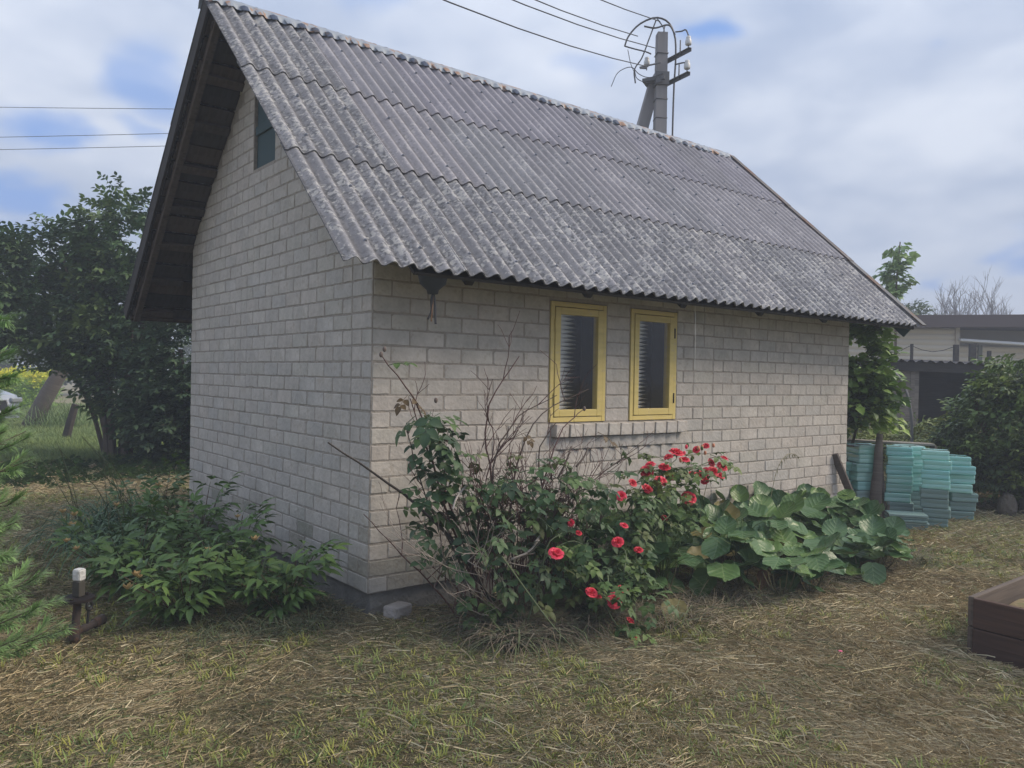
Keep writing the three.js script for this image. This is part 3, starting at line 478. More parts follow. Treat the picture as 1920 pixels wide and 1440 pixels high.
/* utility pole and wires */
{
  const poleM = mat([1, 1, 1], 0.9, { map: colTex(256, (u, v) => { const k = .75 + .5 * fbm(u * 8, v * 8, 7.3, 5, 8); return [.23 * k, .22 * k, .225 * k]; }) }), steelM = mat([.12, .12, .125], .6, { metalness: .4 }), porcM = mat([.55, .55, .54], .3), wireM = mat([.05, .05, .055], .6);
  const t = thing('utility_pole', 'grey concrete power pole with leaning brace rising behind the roof', 'power pole', [8.42, 0, -5.2], -0.6);
  const at = (x, y, z) => [x, y, z];
  const taper = (w0, w1, y0, y1) => { const g = new THREE.CylinderGeometry(w1 * .707, w0 * .707, y1 - y0, 4, 1).rotateY(Math.PI / 4).translate(0, (y0 + y1) / 2, 0); return g.toNonIndexed(); };
  const pg = taper(.27, .175, 0, 7.55); pg.computeVertexNormals(); mesh('pole', merge([pg]), poleM, t);
  const bg = taper(.26, .185, 0, 6.75); bg.computeVertexNormals(); bg.translate(0, -6.75, 0); const br = mesh('brace', merge([bg]), poleM, t); br.position.set(-.06, 6.8, -.16); br.rotation.set(.10, 0, -.235);
  mesh('brace_clamp', merge([box(-.30, .10, 6.70, 6.76, -.16, .14, .006).rotateY(-.5), box(-.12, .12, 6.62, 6.85, -.13, .13, .006)]), steelM, t);
  const AR = -1.15, ca = Math.cos(AR), sa = Math.sin(AR), arms = (g) => g.rotateY(AR).translate(.11, 0, 0), rp = (x, z) => [x * ca + z * sa + .11, -x * sa + z * ca];   // the arms point towards us
  const arm = (y, x0, x1, z) => arms(merge([box(x0, x1, y - .035, y + .025, z - .03, z - .022), box(x0, x1, y + .019, y + .027, z - .02, z + .03)]));
  const insulator = (x_, y, z_) => { const [x, z] = rp(x_, z_); const i = mesh('insulator', new THREE.LatheGeometry([[.001, .15], [.036, .147], [.042, .12], [.036, .10], [.052, .085], [.055, .02], [.045, .0], [.012, 0]].map((p) => new THREE.Vector2(...p)), 14).translate(x, y + .05, z), porcM, t); mesh('pin', tube(P3([[x, y - .03, z], [x, y + .06, z]]), .01, .01, 6), steelM, i); };
  for (const [y, len] of [[7.02, .60], [6.02 + .6, .58]]) { mesh('crossarm', arm(y + .06, -.30, len, .0), steelM, t); insulator(len - .05, y + .09, .0); { const [px, pz] = rp(len - .26, 0); mesh('pin', tube(P3([[px, y + .05, pz], [px, y + .30, pz]]), .013, .011, 6), steelM, t); } }
  insulator(-.30, 7.0, .22);
  for (const y of [7.18, 6.72, 6.38, 6.05, 5.72]) mesh('strap', new THREE.TorusGeometry(.137, .012, 6, 4).rotateZ(Math.PI / 4).rotateX(Math.PI / 2).translate(0, y, 0), steelM, t);
  mesh('bracket', merge([bar(V(-.42, 6.88, .16), V(-.05, 6.98, .15), .035, .02), bar(V(-.42, 6.86, .19), V(-.30, 6.86, .19), .03, .03), bar(V(-.36, 5.63, .18), V(-.02, 5.75, .17), .03, .03)]), steelM, t);
  for (const [l, r] of [[[[.21, 4, .1], [.20, 5.5, .1], [.205, 6.6, .12], [.225, 7.1, .12], [.20, 7.5, .1], [.08, 7.73, .08], [-.12, 7.80, .06], [-.42, 7.66, .08], [-.62, 7.42, .1], [-.68, 7.25, .12]], .016], [[[.21, 7.5, .1], [.1, 7.66, .1], [-.15, 7.6, .1], [-.34, 7.62, .1]], .015], [[[-.12, 7.76, .06], [-.25, 7.4, .1], [-.38, 7.05, .12], [-.5, 6.85, .12], [-.48, 6.62, .12]], .013], [[[-.68, 7.25, .12], [-.5, 7.2, .14], [-.3, 7.15, .16], [-.22, 7.12, .16]], .012], [[[.22, 7.55, .1], [.28, 7.5, .25], [.31, 7.45, .42], [.335, 7.32, .5]], .013], [[[.22, 6.98, .1], [.28, 6.95, .25], [.31, 6.9, .40], [.33, 6.85, .48]], .013], [[[-.1, 7.78, .06], [.02, 7.62, .05], [.03, 7.5, .05]], .01], [[[-.9, 6.55, .1], [-.78, 6.8, .1], [-.55, 6.9, .1], [-.42, 6.78, .12], [-.25, 6.72, .14], [0, 6.8, .15]], .007], [[[-.5, 6.85, .12], [-.45, 6.7, .12], [-.2, 6.62, .14], [0, 6.66, .15]], .007], [[[-.62, 7.2, .1], [-.56, 6.95, .1], [-.5, 6.82, .1]], .006], [[[.02, 7.55, .02], [.05, 7.68, .02]], .009]]) mesh('cable', tube(smooth(l, 26), r, r, 6), wireM, t);
  const line = (a, b, sag, r, label, group) => { const pts = [...Array(25)].map((_, i) => { const q = i / 24; return V(mixn(a[0], b[0], q), mixn(a[1], b[1], q) - sag * 4 * q * (1 - q), mixn(a[2], b[2], q)); }); tag(mesh('power_line', tube(pts, r, r, 5), wireM, scene), label, 'power line', group); };
  line([8.02, 7.46, -5.4], [-24, 7.5, 6.5], 2.29, .0085, 'dark overhead wire, uppermost but one of the four above the roof', 'wires to the pole');
  line([8.26, 7.26, -5.21], [-24, 7.5, 5.7], 2.26, .0085, 'dark overhead wire, third from the top of the four above the roof', 'wires to the pole');
  line([7.94, 6.81, -5.07], [-24, 6.9, 6.3], 2.2, .0085, 'dark overhead wire, lowest of the four above the roof', 'wires to the pole');
  line([8.4, 7.77, -5.23], [-24, 7.8, 5.4], 2.18, .0085, 'dark overhead wire, highest of the four above the roof', 'wires to the pole');
  line([-10.7, 15.15, -56.2], [17, 14.75, -31.7], .1, .017, 'thin distant wire, topmost of the three in the left sky', 'distant wires');
  line([-10.6, 13.05, -56.2], [17, 13.85, -31.7], .1, .017, 'thin distant wire, middle one of the three in the left sky', 'distant wires');
  line([-10.6, 12.4, -56.2], [17, 13.2, -31.6], .1, .017, 'thin distant wire, lowest of the three in the left sky', 'distant wires');
}
/* ---------- neighbours on the right ---------- */
// p(q, e): q metres along the front, e metres behind it
function frontFrame(a, b) { const d = V(b[0] - a[0], 0, b[1] - a[1]).normalize(), n = V(d.z, 0, -d.x); return (q, y, e = 0) => V(a[0] + d.x * q + n.x * e, y, a[1] + d.z * q + n.z * e); }
const fbox = (F, q0, q1, y0, y1, e0, e1) => { const a = F(q0, y0, (e0 + e1) / 2), b = F(q1, y0, (e0 + e1) / 2), g = metric(new THREE.BoxGeometry(q1 - q0, y1 - y0, e1 - e0)), d = b.clone().sub(a); g.rotateY(Math.atan2(-d.z, d.x)); return g.translate((a.x + b.x) / 2, (y0 + y1) / 2, (a.z + b.z) / 2); };
{
  const t = thing('neighbour_house', 'long low house with cream siding and dark flat roof edge behind the shed', 'house');
  const F = frontFrame([18.2, -7.6], [21.03, -5.34]), sid = mat([.50, .46, .39], .7), sid2 = mat([.46, .425, .365], .7), dark = mat([.075, .058, .062], .8), trim = mat([.40, .36, .30], .7), gut = mat([.55, .58, .62], .5);
  const w = mesh('wall', fbox(F, 0, 3.62, 0, 3.05, .06, .4), sid2, t);
  const board = (q0, q1, y, e, m) => { const prof = [[0, 0], [.012, .03], [.026, .06], [.030, .10], [.018, .135], [.002, .155]]; const p = [], ix = []; for (const q of [q0, q1]) for (const [o, h] of prof) { const v = F(q, y + h, e - o); p.push(v.x, v.y, v.z); } for (let i = 0; i < 5; i++) ix.push(i, 6 + i, i + 1, i + 1, 6 + i, 7 + i); return G(p, ix); };
  for (let k = 0; k < 9; k++) mesh('siding_board', board(0, 3.55, 1.62 + k * .157, .05), sid, w);
  mesh('corner_trim', fbox(F, 3.55, 3.66, 1.5, 3.06, -.02, .09), trim, t);
  const w2 = mesh('wall', fbox(F, 3.66, 9.0, 0, 3.1, .9, 1.2), trim, t);
  for (let k = 0; k < 6; k++) mesh('siding_board', board(3.67, 9, 1.62 + k * .157, .3), sid, w2);
  mesh('wall', fbox(F, 3.66, 9, 0, 2.56, .34, .5), sid2, t);
  mesh('door_frame', fbox(F, 4.32, 4.42, 1.4, 2.6, .20, .3), mat([.12, .13, .12], .7), t);
  mesh('porch_roof', bar(F(3.62, 2.72, .12), F(6.3, 2.60, .12), .5, .07, V(0, 1, 0)), gut, t);
  mesh('roof', fbox(F, -2, 9.5, 3.06, 3.12, -.3, 4), dark, t); mesh('fascia', bar(F(-1.5, 3.10, -.32), F(9.5, 3.36, -.32), .04, .34), dark, t);
  mesh('gutter_pipe', tube([F(6.45, 3.3, -.15), F(6.45, 1.2, -.15)], .09, .09, 8), gut, t); mesh('vent', fbox(F, 6.3, 6.6, 3.02, 3.14, -.4, -.2), mat([.75, .76, .78], .5), t);
}
{
  const t = thing('shed', 'dark old open-fronted shed with grey panel and corrugated roof edge', 'shed');
  const F = frontFrame([11.3, -2.87], [13.5, -1.1]), blk = wood([.045, .045, .05]), pan = wood([.20, .19, .185]);
  mesh('wall', merge([fbox(F, -.6, 3.6, 0, 1.85, 2.0, 2.06), fbox(F, -.62, -.56, 0, 1.85, 0, 2.0), fbox(F, 3.56, 3.62, 0, 1.85, 0, 2)]), blk, t);
  for (let k = 0; k < 6; k++) mesh('panel_board', fbox(F, .02 + k * .155, .168 + k * .155, 0, 1.74, .0, .03 + (k % 2) * .006), pan, t);
  mesh('panel_board', fbox(F, -.6, .015, 0, 1.74, .01, .04), pan, t);
  mesh('beam', bar(F(-.7, 1.82, -.05), F(3.8, 1.72, -.05), .06, .17), blk, t);
  const p = [], ix = [], N = 90; for (let i = 0; i <= N; i++) { const q = -.7 + 4.5 * i / N, h = 1.945 - .022 * i / N * 4.5 + .028 * Math.sin(q * 6.283 / .17); for (const [e, dy] of [[-.16, -.03], [1.0, 0.0], [2.2, .03]]) { const v = F(q, h + dy, e); p.push(v.x, v.y, v.z); } }
  for (let i = 0; i < N; i++) for (let j = 0; j < 2; j++) { const a = i * 3 + j; ix.push(a, a + 3, a + 1, a + 1, a + 3, a + 4); } mesh('roof', G(p, ix), mat([.34, .33, .34], .85, { map: sheetA }), t);
  for (const [q, h, w] of [[.25, 2.13, .03], [.95, 2.2, .03], [1.72, 2.2, .08], [2.0, 2.22, .11], [2.33, 2.1, .05]]) mesh('roof_stub', fbox(F, q, q + w, 1.9, h, .3, .36), wood([.08, .08, .085]), t);
  mesh('wire', merge([[.25, 2.1, .95, 2.17], [.95, 2.17, 1.72, 2.16]].map(([a, ya, b, yb]) => tube([0, .25, .5, .75, 1].map((k) => F(mixn(a, b, k), mixn(ya, yb, k) - .1 * Math.sin(Math.PI * k), .33)), .006, .006, 4))), cableM, t);
  tag(mesh('arched_pipe', tube(smooth([[7.15, 1.80, -1.0], [7.5, 1.74, -.77], [7.70, 1.60, -.6], [7.80, 1.40, -.52], [7.86, 1.1, -.47], [7.88, .5, -.46]], 20), .019, .019, 7), mat([.20, .20, .21], .6, { metalness: .3 }), scene), 'thin grey arched pipe bending down in front of the shed', 'pipe');
}
/* ---------- leaves, trees, hedges ---------- */
const leafTex = colTex(256, (u, v) => { const c = Math.abs(u - .5) * 2, vein = Math.abs(((v * 7 - c * 1.3) % 1 + 1) % 1 - .5), mid = step(.06, .0, c), k = .82 + .3 * fbm(u * 7, v * 7, 2.1, 4, 7) + mid * .5 + step(.12, .0, vein) * .16; return [.8 * k, .8 * k, .8 * k]; });
const leafMat = (c, o = {}) => mat(c, .55, { map: leafTex, transmission: .32, specularIntensity: .6, ...o });
const barkTex = colTex(256, (u, v) => { const k = .5 + .8 * fbm(u * 30, v * 5, 2.7, 5, 0); return [k, k * .93, k * .85]; });
const barkM = mat([.11, .09, .075], .95, { map: barkTex, bumpMap: barkTex, bumpScale: .01 });
function sprig(n, L, W, len, o = {}) { const gs = [tube(P3([[0, 0, 0], [0, len * .02, len * .5], [0, 0, len]]), .003, .0015, 4, false)]; for (let i = 0; i < n; i++) { const t = (i + .6) / n; gs.push(xf(leaf(L * rr(.75, 1.1), W * rr(.8, 1.1), { rows: 3, fold: rr(.1, .45), droop: rr(.1, .6), ...o }), [0, 0, len * t], [rr(-.5, .4), (i % 2 ? 1 : -1) * rr(.6, 1.3), rr(-.5, .5)])); } gs.push(xf(leaf(L, W, { rows: 3, ...o }), [0, 0, len], [rr(-.3, .3), 0, 0])); return merge(gs); }
// a tree with limbs that reach into lumps of foliage
function tree(name, label, cat, [x, y, z], limbs, lumps, spr, colors, count, m, trunkR = .1, group) {
  const t = thing(name, label, cat, [x, y, z], 0, group);
  mesh('trunk', merge(limbs.map(([l, r]) => tube(smooth(l, 10), r, r * .35, 7))), barkM, t);
  const tot = lumps.reduce((s, l) => s + l[3] * l[4] * l[5], 0); let cum = 0; const cs = lumps.map((l) => (cum += l[3] * l[4] * l[5] / tot));
  const crown = inst('crown', spr, m, count, (i, P, e, s, C) => {
    const u = (i + rnd()) / count; let k = cs.findIndex((c) => u <= c); if (k < 0) k = lumps.length - 1; const [lx, ly, lz, a, b, c] = lumps[k];
    let px, py, pz, r; do { px = rr(-1, 1); py = rr(-1, 1); pz = rr(-1, 1); r = px * px + py * py + pz * pz; } while (r > 1 || r < .12 * rnd());
    P.set(lx + px * a, ly + py * b, lz + pz * c); if (P.y + y < .03) return false;
    if (fbm(P.x * 2.2 + x, P.y * 2.2, P.z * 2.2 + z, 3) < .40) return false;
    const az = Math.atan2(px, pz) + rr(-1, 1); e.set(rr(-.9, .35) - (py > .5 ? .5 * rnd() : 0), az, rr(-.5, .5)); s.setScalar(rr(.7, 1.25));
    const c2 = colors[Math.floor(vn(P.x * 2 + 9, P.y * 2, P.z * 2) * .999 * colors.length)], q = rr(.75, 1.25); C.setRGB(c2[0] * q, c2[1] * q, c2[2] * q); return true;
  }, t);
  return t;
}
const leafM1 = leafMat([1.95, 1.9, 1.5], { transmission: .3 });
{
  reseed(300);
  const dk = [[.050, .095, .048], [.065, .115, .052], [.040, .075, .045], [.085, .13, .055], [.052, .095, .060]], sp = sprig(7, .105, .055, .30);
  const stems = (n, sp_, h, ox = 0) => [...Array(n)].map(() => { const a = rr(0, 6.3), q = rr(.1, sp_); return [[[ox + Math.cos(a) * q * .3, -.1, Math.sin(a) * q * .3], [ox * .8 + Math.cos(a) * q * .6, h * .35, Math.sin(a) * q * .6], [Math.cos(a) * q * 1.3, h * .7, Math.sin(a) * q * 1.3], [Math.cos(a) * q * 1.8, h, Math.sin(a) * q * 1.8]], rr(.035, .07)]; });
  tree('lilac_tree', 'tall dark green leafy tree close to the left roof edge', 'tree', [.70, 0, -9.6], stems(9, .5, 3.2), [[.05, 3.5, 0, .62, .7, .6], [.1, 2.7, 0, .85, .8, .8], [-.05, 1.95, .1, .9, .6, .8], [.25, 1.25, .2, .65, .6, .6], [.5, .6, .3, .5, .45, .5], [-.03, 4.15, 0, .22, .28, .22]], sp, dk, 3300, leafM1);
  tree('lilac_tree', 'wider dark green leafy tree left of the tall one, with sky showing through', 'tree', [-.75, 0, -10.4], [[[[1.4, -.1, .3], [1.1, 1.0, .2], [.5, 2.0, .1], [.2, 2.9, 0]], .04], [[[1.5, -.1, .1], [1.2, 1.2, .1], [.9, 2.2, 0]], .03]], [[.35, 3.1, 0, .75, .65, .7], [-.45, 2.95, 0, .75, .6, .7], [0, 2.3, 0, 1.25, .6, .9], [-.5, 2.1, .3, .9, .4, .8], [.55, 1.6, .3, .35, .3, .4], [-1.5, 2.6, 0, .9, .7, .8], [.5, 3.75, 0, .16, .25, .16], [-.28, 3.55, 0, .22, .22, .2]], sp, dk, 2400, leafM1);
  tree('lilac_tree', 'dense low dark bush filling the gap beside the house corner', 'bush', [1.55, 0, -8.5], stems(8, .4, 1.8), [[0, 1.5, 0, .75, .75, .6], [-.25, .85, .2, .75, .7, .6], [.25, .6, .2, .6, .55, .6], [.1, 2.2, 0, .6, .6, .5]], sp, [[.034, .068, .040], [.045, .08, .045], [.030, .055, .036]], 2300, leafM1);
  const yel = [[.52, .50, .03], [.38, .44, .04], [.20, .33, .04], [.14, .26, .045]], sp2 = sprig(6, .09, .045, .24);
  const hd = thing('golden_hedge', 'bright yellow-green clipped hedge far behind the trees at left', 'hedge', [1.55, 0, -27.1], .675);
  mesh('stem', merge([-1.5, -.9, -.3, .3, .9].map((q) => tube(P3([[q, 0, 0], [q + .1, .5, 0], [q, 1, 0]]), .04, .02, 5))), barkM, hd);
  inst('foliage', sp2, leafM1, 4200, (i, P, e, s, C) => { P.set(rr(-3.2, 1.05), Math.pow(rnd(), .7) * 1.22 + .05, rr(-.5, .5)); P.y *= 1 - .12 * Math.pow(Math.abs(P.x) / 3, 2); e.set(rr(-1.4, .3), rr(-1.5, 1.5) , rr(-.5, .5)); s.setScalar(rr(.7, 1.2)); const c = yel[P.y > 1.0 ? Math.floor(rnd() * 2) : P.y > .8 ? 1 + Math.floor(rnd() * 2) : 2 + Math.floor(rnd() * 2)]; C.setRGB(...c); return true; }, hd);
  // trees far behind on the left
  const far = [[.045, .075, .035], [.06, .085, .04], [.035, .06, .035]], brn = [[.10, .085, .05], [.085, .08, .045]], sp3 = sprig(6, .2, .12, .55);
  for (const [x, z, h, w, c, l] of [[-7, -44, 4.6, 3.2, far, 'distant dark green tree at the left edge behind the hedge'], [-2.3, -44, 3.3, 1.9, brn, 'distant brownish conifer above the golden hedge'], [2.2, -46, 4.4, 3, far, 'distant round green tree behind the golden hedge'], [6.5, -45, 5.5, 3.6, far, 'distant green tree hidden behind the tall lilac'], [12, -44, 6, 4, far, 'distant green tree behind the house'], [18, -42, 5, 4, far, 'distant green tree behind the roof'], [.3, -40, 2.4, 1.5, [[.16, .14, .07], [.12, .13, .06]], 'distant pale bush just above the golden hedge']]) tree('far_tree', l, 'tree', [x, 0, z], [[[[0, 0, 0], [.1, h * .4, 0], [0, h * .8, 0]], .16]], [[0, h * .62, 0, w * .62, h * .36, w * .6], [-w * .35, h * .42, .2, w * .5, h * .3, w * .4], [w * .35, h * .4, 0, w * .5, h * .32, w * .4], [0, h * .2, .3, w * .7, h * .2, w * .5]], sp3, c, 900, leafM1);
  tag(mesh('leaning_post', tube(P3([[.48, -.1, -17.85], [.85, .85, -17.5], [1.25, 1.75, -17.2]]), .21, .16, 10), wood([.15, .13, .12]), scene), 'thick grey post leaning right in front of the golden hedge', 'post');
  tag(mesh('leaning_stake', tube(P3([[.62, -.1, -13.87], [.72, .4, -13.8], [.80, .75, -13.75]]), .085, .07, 8), wood([.06, .05, .045]), scene), 'short dark stake leaning under the lilac trees', 'stake');
  // right: growth behind and beside the house
  const mg = [[.085, .155, .05], [.115, .19, .055], [.065, .115, .045], [.16, .23, .06]], sp4 = sprig(5, .11, .085, .22, { round: .35 });
  tree('vine_shrub', 'leafy green shrub growing along the far end of the house wall', 'shrub', [6.02, 0, -.55], [[[[0, 0, 0], [.05, 1.2, .1], [0, 2.5, .1]], .03], [[[.1, 0, 0], [.3, 1, .2], [.35, 2.1, .3]], .022]], [[-.02, 1.9, .25, .26, .28, .28], [-.05, 1.6, .25, .32, .5, .3], [.12, 1.22, .3, .34, .28, .28], [.2, 1.9, .3, .22, .28, .22]], sp4, mg, 900, leafM1);
  tree('dark_bush', 'big dark green bush at the right edge beside the glass blocks', 'bush', [8.35, 0, .55], stems(6, .35, 1.4), [[.1, 1.45, .15, .72, .45, .6], [.0, .95, 0, .85, .6, .7], [-.25, .6, -.25, .6, .5, .6], [.25, .4, .2, .8, .4, .6], [.55, 1.5, .5, .6, .45, .5]], sprig(6, .085, .05, .22), [[.060, .105, .040], [.08, .13, .045], [.11, .165, .05], [.05, .08, .038], [.15, .20, .055]], 2600, leafM1);
  tree('low_bush', 'low yellow-green bramble in front of the shed', 'bush', [8.9, 0, -.9], stems(4, .4, .6), [[0, .6, 0, .9, .42, .6], [-.8, .55, -.6, .7, .4, .5], [-1.3, .45, -1.1, .6, .4, .5], [.7, .6, .6, .7, .5, .5]], sprig(6, .06, .04, .17), [[.075, .11, .042], [.12, .155, .05], [.16, .19, .055], [.085, .10, .05]], 2600, leafM1);
  tree('maple_sapling', 'slender maple sapling rising above the far roof corner', 'sapling', [15.7, 0, -4.5], [[[[0, 0, 0], [.05, 2, 0], [.0, 3.6, 0], [.14, 4.7, 0]], .04]], [[-.05, 3.45, 0, .20, .25, .2], [-.05, 3.9, 0, .17, .28, .17], [.08, 4.3, 0, .15, .22, .15], [.15, 4.6, 0, .08, .12, .08]], sprig(4, .17, .17, .2, { round: .3 }), [[.14, .22, .10], [.18, .27, .12], [.11, .18, .08]], 110, leafM1);
  tree('round_tree', 'rounded grey-green tree just behind the far roof corner', 'tree', [28.0, 0, -10.0], [[[[0, 0, 0], [0, 1.5, 0], [0, 3, 0]], .12]], [[-.4, 3.7, 0, 1.0, .9, .9], [.3, 3.3, 0, .8, .6, .8], [-1.1, 3.8, 0, .8, .9, .7], [0, 2.5, 0, 1, .8, .8]], sprig(6, .13, .075, .3), [[.055, .09, .045], [.07, .105, .05], [.045, .07, .04]], 1000, leafM1);
  tree('small_conifer', 'small pointed conifer showing over the dark flat roof', 'tree', [33.0, 0, -11.2], [[[[0, 0, 0], [0, 2, 0], [0, 4.4, 0]], .1]], [[0, 4.2, 0, .16, .32, .16], [0, 3.8, 0, .36, .4, .36], [0, 3.2, 0, .7, .6, .7]], sprig(7, .13, .03, .3), [[.05, .08, .05]], 400, leafM1);
  for (const [x, z, h, l] of [[43.6, -15.2, 6.4, 'bare grey tree over the flat roof, left of two'], [45.2, -14.1, 6.8, 'bare grey tree over the flat roof, right of two']]) { const t = thing('bare_tree', l, 'tree', [x, 0, z]); reseed(x * 10 | 0); const gs = []; const grow = (p, d, Ln, r, n) => { const q = p.clone().addScaledVector(d, Ln * .5).add(V(rr(-.05, .05) * Ln, 0, rr(-.05, .05) * Ln)), e = p.clone().addScaledVector(d, Ln); gs.push(tube([p, q, e], r, r * .6, 4, false)); if (n) for (let i = 0; i < 3; i++) grow(p.clone().lerp(e, rr(.5, 1)), d.clone().add(V(rr(-.6, .6), rr(-.1, .4), rr(-.6, .6))).normalize(), Ln * rr(.5, .75), r * .6, n - 1); }; for (let i = 0; i < 5; i++) grow(V(rr(-.1, .1), 1.5, 0), V(rr(-.45, .45), 1, rr(-.45, .45)).normalize(), h * .38, .05, 4); mesh('branch', merge(gs), mat([.14, .125, .13], .9), t); mesh('trunk', tube(P3([[0, 0, 0], [0, 1.6, 0]]), .1, .08, 6), barkM, t); }
  // stones under the right bush
  for (const [x, z, s, l] of [[7.70, .70, .14, 'pale rough stone under the right bush, lower of two'], [8.05, .84, .18, 'grey upright stone under the right bush, upper of two']]) { const g = new THREE.IcosahedronGeometry(s, 3), p = g.attributes.position; for (let i = 0; i < p.count; i++) { const k = .75 + .5 * fbm(p.getX(i) * 9 + x, p.getY(i) * 9, p.getZ(i) * 9, 3); p.setXYZ(i, p.getX(i) * k * .75, p.getY(i) * k * 1.15, p.getZ(i) * k * .7); } g.computeVertexNormals(); const o = mesh('stone', metric(g), mat([.15, .13, .11], .95, { map: brickTex, bumpMap: brickBump, bumpScale: .02 }), scene); o.position.set(x, s * .7, z); o.rotation.z = .3; tag(o, l, 'stone'); }
}
{ // car at the left edge, its front towards us
  const t = thing('parked_car', 'parked silver car with black grille and white plate at the left edge', 'car', [.48, 0, -18.95], 0.55);
  const prof = [[0, .28], [.02, .55], [.1, .74], [.95, .93], [1.5, 1.38], [2.6, 1.45], [3.4, 1.1], [4.1, 1.02], [4.2, .6], [4.15, .28]];
  const sh = new THREE.Shape(prof.map((p) => new THREE.Vector2(...p))), car = mat([.30, .33, .38], .3, { clearcoat: 1, clearcoatRoughness: .05, metalness: .5 }), blk = mat([.012, .012, .014], .4), chr = mat([.7, .72, .75], .2, { metalness: .9 });
  // length runs back along -z, width along x; the visible right front corner is at the group's origin
  const place = (g) => g.rotateY(Math.PI / 2);
  mesh('body', place(new THREE.ExtrudeGeometry(sh, { depth: 1.6, bevelEnabled: true, bevelSize: .06, bevelThickness: .08, bevelSegments: 3 }).translate(0, 0, -1.72)), car, t);
  const grille = (o, z0, z1) => { const s = new THREE.Shape([[-.50, .35], [-.42, .28], [.42, .28], [.50, .35], [.40, .66], [-.40, .66]].map(([a, b]) => new THREE.Vector2(a * o, (b - .47) * o + .47))); return new THREE.ExtrudeGeometry(s, { depth: z1 - z0, bevelEnabled: false }).translate(-.86, 0, z0); };
  mesh('grille_frame', grille(1.08, .04, .075), chr, t); mesh('grille', grille(1, .05, .085), blk, t);
  mesh('plate', box(-1.12, -.60, .30, .41, .088, .096, .003), mat([.7, .71, .73], .5), t);
  { const cv = document.createElement('canvas'); cv.width = 256; cv.height = 56; const c = cv.getContext('2d'); c.fillStyle = '#c4c6c8'; c.fillRect(0, 0, 256, 56); c.fillStyle = '#2a2c30'; c.font = 'bold 46px sans-serif'; c.textAlign = 'right'; c.fillText('J HO', 248, 45); const tx = new THREE.CanvasTexture(cv); tx.colorSpace = THREE.SRGBColorSpace; mesh('plate_lettering', new THREE.PlaneGeometry(.50, .105).translate(-.86, .355, .0985), mat([1, 1, 1], .5, { map: tx }), t); }
  for (const x of [-1.56, -.16]) { mesh('headlight', new RoundedBoxGeometry(.30, .13, .12, 3, .04).translate(x, .66, .03), mat([.22, .24, .26], .1, { clearcoat: 1 }), t); }
  for (const [x, z] of [[-.08, -.75], [-1.62, -.75], [-.08, -3.4], [-1.62, -3.4]]) { const w = mesh('wheel', new THREE.TorusGeometry(.23, .09, 10, 24).rotateY(Math.PI / 2).translate(x, .31, z), blk, t); mesh('rim', new THREE.CylinderGeometry(.17, .17, .12, 16).rotateZ(Math.PI / 2).translate(x, .31, z), chr, w); }
  mesh('windscreen', bar(V(-.86, .98, -1.0), V(-.86, 1.38, -1.52), 1.35, .02, V(0, 1, 1)), blk, t);
}
